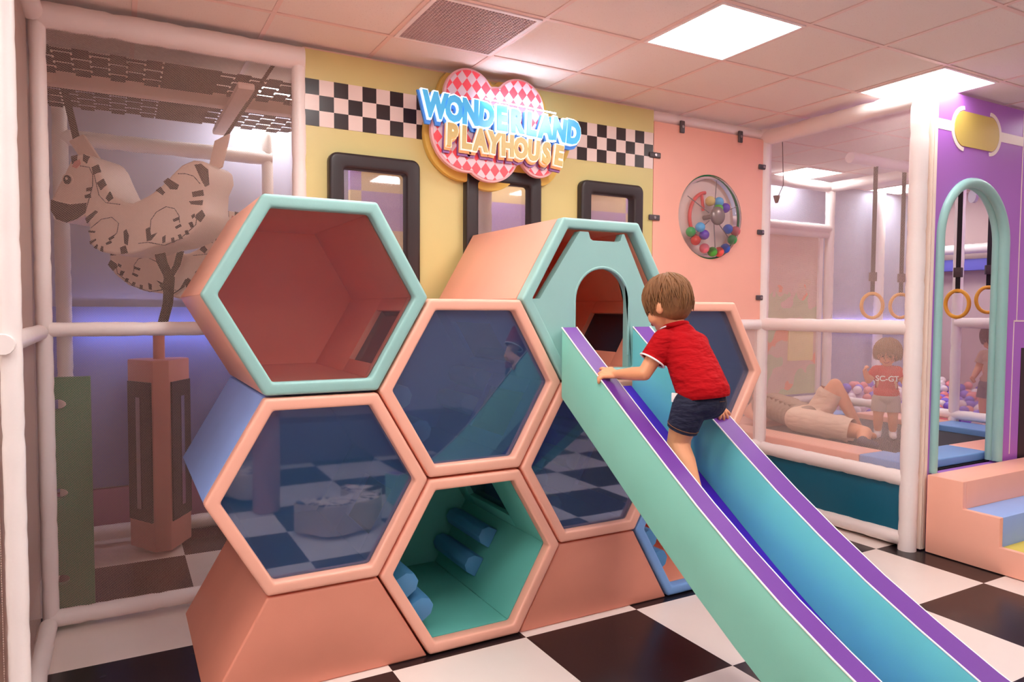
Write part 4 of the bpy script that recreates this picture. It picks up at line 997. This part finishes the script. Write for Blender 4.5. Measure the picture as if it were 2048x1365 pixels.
def child(label, loc, face, shirtm, shortm, hairm, pose, s=1.0, letters=None, shag=.006, look=(0, 1, -.1), socks=None, seedv=3):
    t = thing('person', label, 'person', loc)
    F = Vector((face[0], face[1], 0)).normalized(); M = axes_matrix(Vector(loc), F, (0, 0, 1)) @ Matrix.Scale(s, 4)
    P = lambda *p: M @ Vector(p)
    lk = M.to_3x3() @ Vector(look); MH = axes_matrix(P(0, .012, .685), lk, (0, 0, 1)); hs_ = .92 * s
    b = MB(); head_shapes(b, MH, hs_); R3 = M.to_3x3().normalized()
    chain(b, [P(0, 0, .56), P(0, 0, .60), P(0, .005, .66)], [.04 * s, .035 * s, .04 * s])
    for c, r in (((0, 0, .52), (.078, .058, .07)), ((0, .006, .44), (.077, .064, .08)), ((0, 0, .35), (.08, .064, .06))): b.ball(P(*c), 1, 18, 12, tuple(v * s for v in r), R3)
    for side in ('R', 'L'):
        sh, el, wr, kn = [P(*p) for p in pose[side + 'arm']]
        chain(b, [sh, sh.lerp(el, .5), el, el.lerp(wr, .4), wr], [.033 * s, .029 * s, .026 * s, .025 * s, .017 * s])
        hand(b, wr, wr + (kn - wr).normalized() * .03 * s, M.to_3x3() @ Vector((0, 1, 0)), M.to_3x3() @ Vector((-1 if side == 'R' else 1, .2, 0)), pose.get(side + 'curl', (.9, 1.1, .8)), .85 * s, 1, .2)
        hp, kn_, an, toe = [P(*p) for p in pose[side + 'leg']]
        chain(b, [hp, hp.lerp(kn_, .5), kn_, kn_.lerp(an, .35), an], [.054 * s, .048 * s, .038 * s, .038 * s, .024 * s])
        chain(b, [an, an.lerp(toe, .1) + Vector((0, 0, -.012 * s)), toe], [.024 * s, .024 * s, .016 * s])
    remeshed(b, .005, 2).build('body', SKIN, t, angle=180)
    face_bits(t, MH, hs_, True)
    hair_shape(t, MH, hairm, hs_, seedv, -.085, .03, shag)
    q = MB()
    for c, r in (((0, 0, .53), (.088, .066, .055)), ((0, .004, .45), (.094, .075, .085)), ((0, .002, .375), (.097, .078, .07))): q.ball(P(*c), 1, 20, 14, tuple(v * s for v in r), R3)
    q.capsule(P(-.07, 0, .555), P(.07, 0, .555), .042 * s, .042 * s); q.capsule(P(0, 0, .56), P(0, 0, .6), .05 * s, .042 * s)
    cuts = []
    for side in ('R', 'L'):
        sh, el = [P(*p) for p in pose[side + 'arm']][:2]; q.capsule(sh, sh.lerp(el, .8), .044 * s, .046 * s); cuts.append((sh.lerp(el, .65), el - sh))
    q = remeshed(q, .006, 3); cut(q, P(0, 0, .335), (0, 0, -1)); cut(q, P(0, 0, .598), (0, 0, 1), P(0, 0, .62), .07 * s)
    for c, d in cuts: cut(q, c, d, c + d * .35, .075 * s)
    shirt = q.build('tee_shirt', shirtm, t, angle=180)
    q = MB(); q.ball(P(0, 0, .335), 1, 20, 14, (.096 * s, .078 * s, .065 * s), R3); lc = []
    for side in ('R', 'L'):
        hp, kn_ = [P(*p) for p in pose[side + 'leg']][:2]; q.capsule(hp, hp.lerp(kn_, .85), .062 * s, .06 * s); lc.append((hp.lerp(kn_, .75), kn_ - hp))
    q = remeshed(q, .006, 3)
    for c, d in lc: cut(q, c, d, c + d * .4, .09 * s)
    q.build('shorts', shortm, t, angle=180)
    if socks:
        for side in ('R', 'L'):
            an, toe = [P(*p) for p in pose[side + 'leg']][2:]; q = MB(); chain(q, [an + Vector((0, 0, .03 * s)), an, an.lerp(toe, .1) + Vector((0, 0, -.012 * s)), toe], [.03 * s, .03 * s, .029 * s, .021 * s]); remeshed(q, .005, 2).build('sock', socks, t, angle=180)
    if letters:
        cu = bpy.data.curves.new('t', 'FONT'); cu.body = letters; cu.size = .058 * s; cu.offset = .0016; cu.extrude = .0015; cu.align_x = 'CENTER'
        o = bpy.data.objects.new('t', cu); COL.objects.link(o); me = bpy.data.meshes.new_from_object(o.evaluated_get(bpy.context.evaluated_depsgraph_get())); bpy.data.objects.remove(o); bpy.data.curves.remove(cu)
        mb = MB(); mb.bm.from_mesh(me); bpy.data.meshes.remove(me)
        for v in mb.bm.verts:
            x, z, d = v.co.x, v.co.y, v.co.z; y = .0835 * math.sqrt(max(0, 1 - (x / .115) ** 2)) + d
            v.co = M @ Vector((-x, y, .475 + z))
        mb.build('white_lettering', mat('white print', (244, 238, 234), .6), shirt, smooth=False)
    return t
TODR = mat('red tee cotton', (206, 44, 38), .85, bump=.3, bscale=300)
GREYS = mat('grey shorts cotton', (176, 160, 150), .85, bump=.3, bscale=300)
POSE = dict(Rarm=[(.078, 0, .552), (.135, .03, .47), (.165, .075, .555), (.16, .08, .59)], Larm=[(-.078, 0, .552), (-.128, .04, .465), (-.155, .11, .475), (-.165, .14, .49)],
            Rleg=[(.045, 0, .32), (.055, .02, .18), (.055, -.005, .04), (.065, .065, .02)], Lleg=[(-.045, 0, .32), (-.052, .015, .18), (-.055, -.01, .04), (-.06, .06, .02)])
child('laughing toddler in red lettered tee and grey shorts standing on the trampoline', (5.72, 3.74, .514), (-.80, -.60), TODR, GREYS, hairmat('sandy hair', (150, 112, 74)), POSE, 1.04, 'SC-GT', .02, (.15, 1, -.12), mat('white sock', (236, 226, 222), .8))
TANT = mat('tan cotton', (190, 150, 128), .85)
POSE2 = dict(Rarm=[(.078, 0, .552), (.10, .03, .45), (.09, .1, .38), (.09, .12, .36)], Larm=[(-.078, 0, .552), (-.11, .04, .46), (-.10, .12, .42), (-.1, .15, .41)], Rleg=POSE['Rleg'], Lleg=POSE['Lleg'])
child('child with dark hair and tan top standing in the ball pit behind the arch net', (7.62, 3.86, .45), (-.9, .1), TANT, mat('dark shorts', (96, 84, 96), .8), hairmat('dark brown hair', (84, 58, 48)), POSE2, 1.28, None, .008, (0, 1, -.3), None, 8)

def lying_adult():
    t = thing('person', 'adult in tan shirt and khaki shorts lying on the trampoline, one knee raised', 'person', (5.3, 4.2, .515))
    PV, SHO = Vector((5.27, 4.18, .648)), Vector((5.43, 4.70, .70)); Hd = Vector((5.52, 4.93, .72))
    MH = axes_matrix(Hd, (-.1, .1, 1), (.35, .95, 0)); b = MB(); head_shapes(b, MH, 1.12)
    chain(b, [SHO, SHO.lerp(Hd, .6)], [.06, .055])
    ax = (SHO - PV).normalized(); sd = Vector((ax.y, -ax.x, 0))
    for q_, w in ((0, .10), (.25, .105), (.5, .11), (.8, .115)): b.ball(PV.lerp(SHO, q_), 1, 18, 12, (.15, .11, w), axes_matrix((0, 0, 0), ax, (0, 0, 1)).to_3x3())
    K1, A1 = Vector((5.43, 4.02, .955)), Vector((5.56, 3.87, .575)); H1_ = PV + sd * .085
    K2, A2 = Vector((5.33, 3.66, .60)), Vector((5.10, 3.52, .565)); H2_ = PV - sd * .085
    for H_, K, A in ((H1_, K1, A1), (H2_, K2, A2)):
        chain(b, [H_, H_.lerp(K, .5), K, K.lerp(A, .3), A], [.09, .078, .056, .056, .036])
    chain(b, [A1, A1 + Vector((-.01, -.14, -.03))], [.036, .026]); chain(b, [A2, A2 + Vector((-.04, -.13, .0))], [.036, .026])
    for s_, e_, w_ in ((1, Vector((5.72, 4.55, .60)), Vector((5.68, 4.3, .60))), (-1, Vector((5.14, 4.72, .64)), Vector((5.06, 4.55, .61)))):
        S0 = SHO + sd * .17 * s_; chain(b, [S0, e_, w_], [.05, .042, .028]); hand(b, w_, w_ + (w_ - e_).normalized() * .06, sd, (0, 0, -1), (.4, .5, .4), 1.6, 1)
    remeshed(b, .009, 2).build('body', SKIN, t, angle=180)
    hair_shape(t, MH, hairmat('adult brown hair', (92, 66, 50)), 1.12, 5)
    sm = mat('tan shirt cotton', (166, 138, 116), .85, bump=.4, bscale=60, var=.15, vscale=14, fold=9); km = mat('khaki shorts cotton', (232, 202, 176), .85, bump=.5, bscale=45, var=.12, vscale=12, fold=9)
    q = MB()
    for q_, w in [(-.04 + .105 * i, .125) for i in range(10)]: q.ball(PV.lerp(SHO, q_), 1, 20, 14, (.165, .12, w), axes_matrix((0, 0, 0), ax, (0, 0, 1)).to_3x3())
    for k in range(6): c = PV.lerp(SHO, .1 + .13 * k) + Vector((0, 0, .112)); q.capsule(c - sd * .12 + ax * .03, c + sd * .1 - ax * .03 * (k % 3), .012, .008, 8)
    for s_ in (1, -1): q.capsule(SHO + sd * .15 * s_, SHO + sd * .2 * s_ - ax * .12, .07, .065)
    remeshed(q, .009, 3).build('tan_shirt', sm, t, angle=180)
    q = MB(); q.ball(PV, 1, 20, 14, (.17, .12, .125), axes_matrix((0, 0, 0), ax, (0, 0, 1)).to_3x3())
    for H_, K in ((H1_, K1), (H2_, K2)):
        q.capsule(H_, H_.lerp(K, .85), .112, .098)
        for k in range(4): c = H_.lerp(K, .3 + .17 * k); q.ball(c + Vector((0, 0, .02 * (-1) ** k)), .1, 12, 8, (1.03, 1.03, .92))
    q = remeshed(q, .009, 3)
    for H_, K in ((H1_, K1), (H2_, K2)): c = H_.lerp(K, .82); cut(q, c, K - H_, c + (K - H_) * .2, .17)
    q.build('khaki_shorts', km, t, angle=180)
    q = MB(); chain(q, [A2 + (K2 - A2) * .12, A2, A2 + Vector((-.04, -.13, 0))], [.043, .043, .034]); remeshed(q, .008, 2).build('dark_sock', mat('dark sock', (60, 62, 84), .8), t, angle=180)
lying_adult()
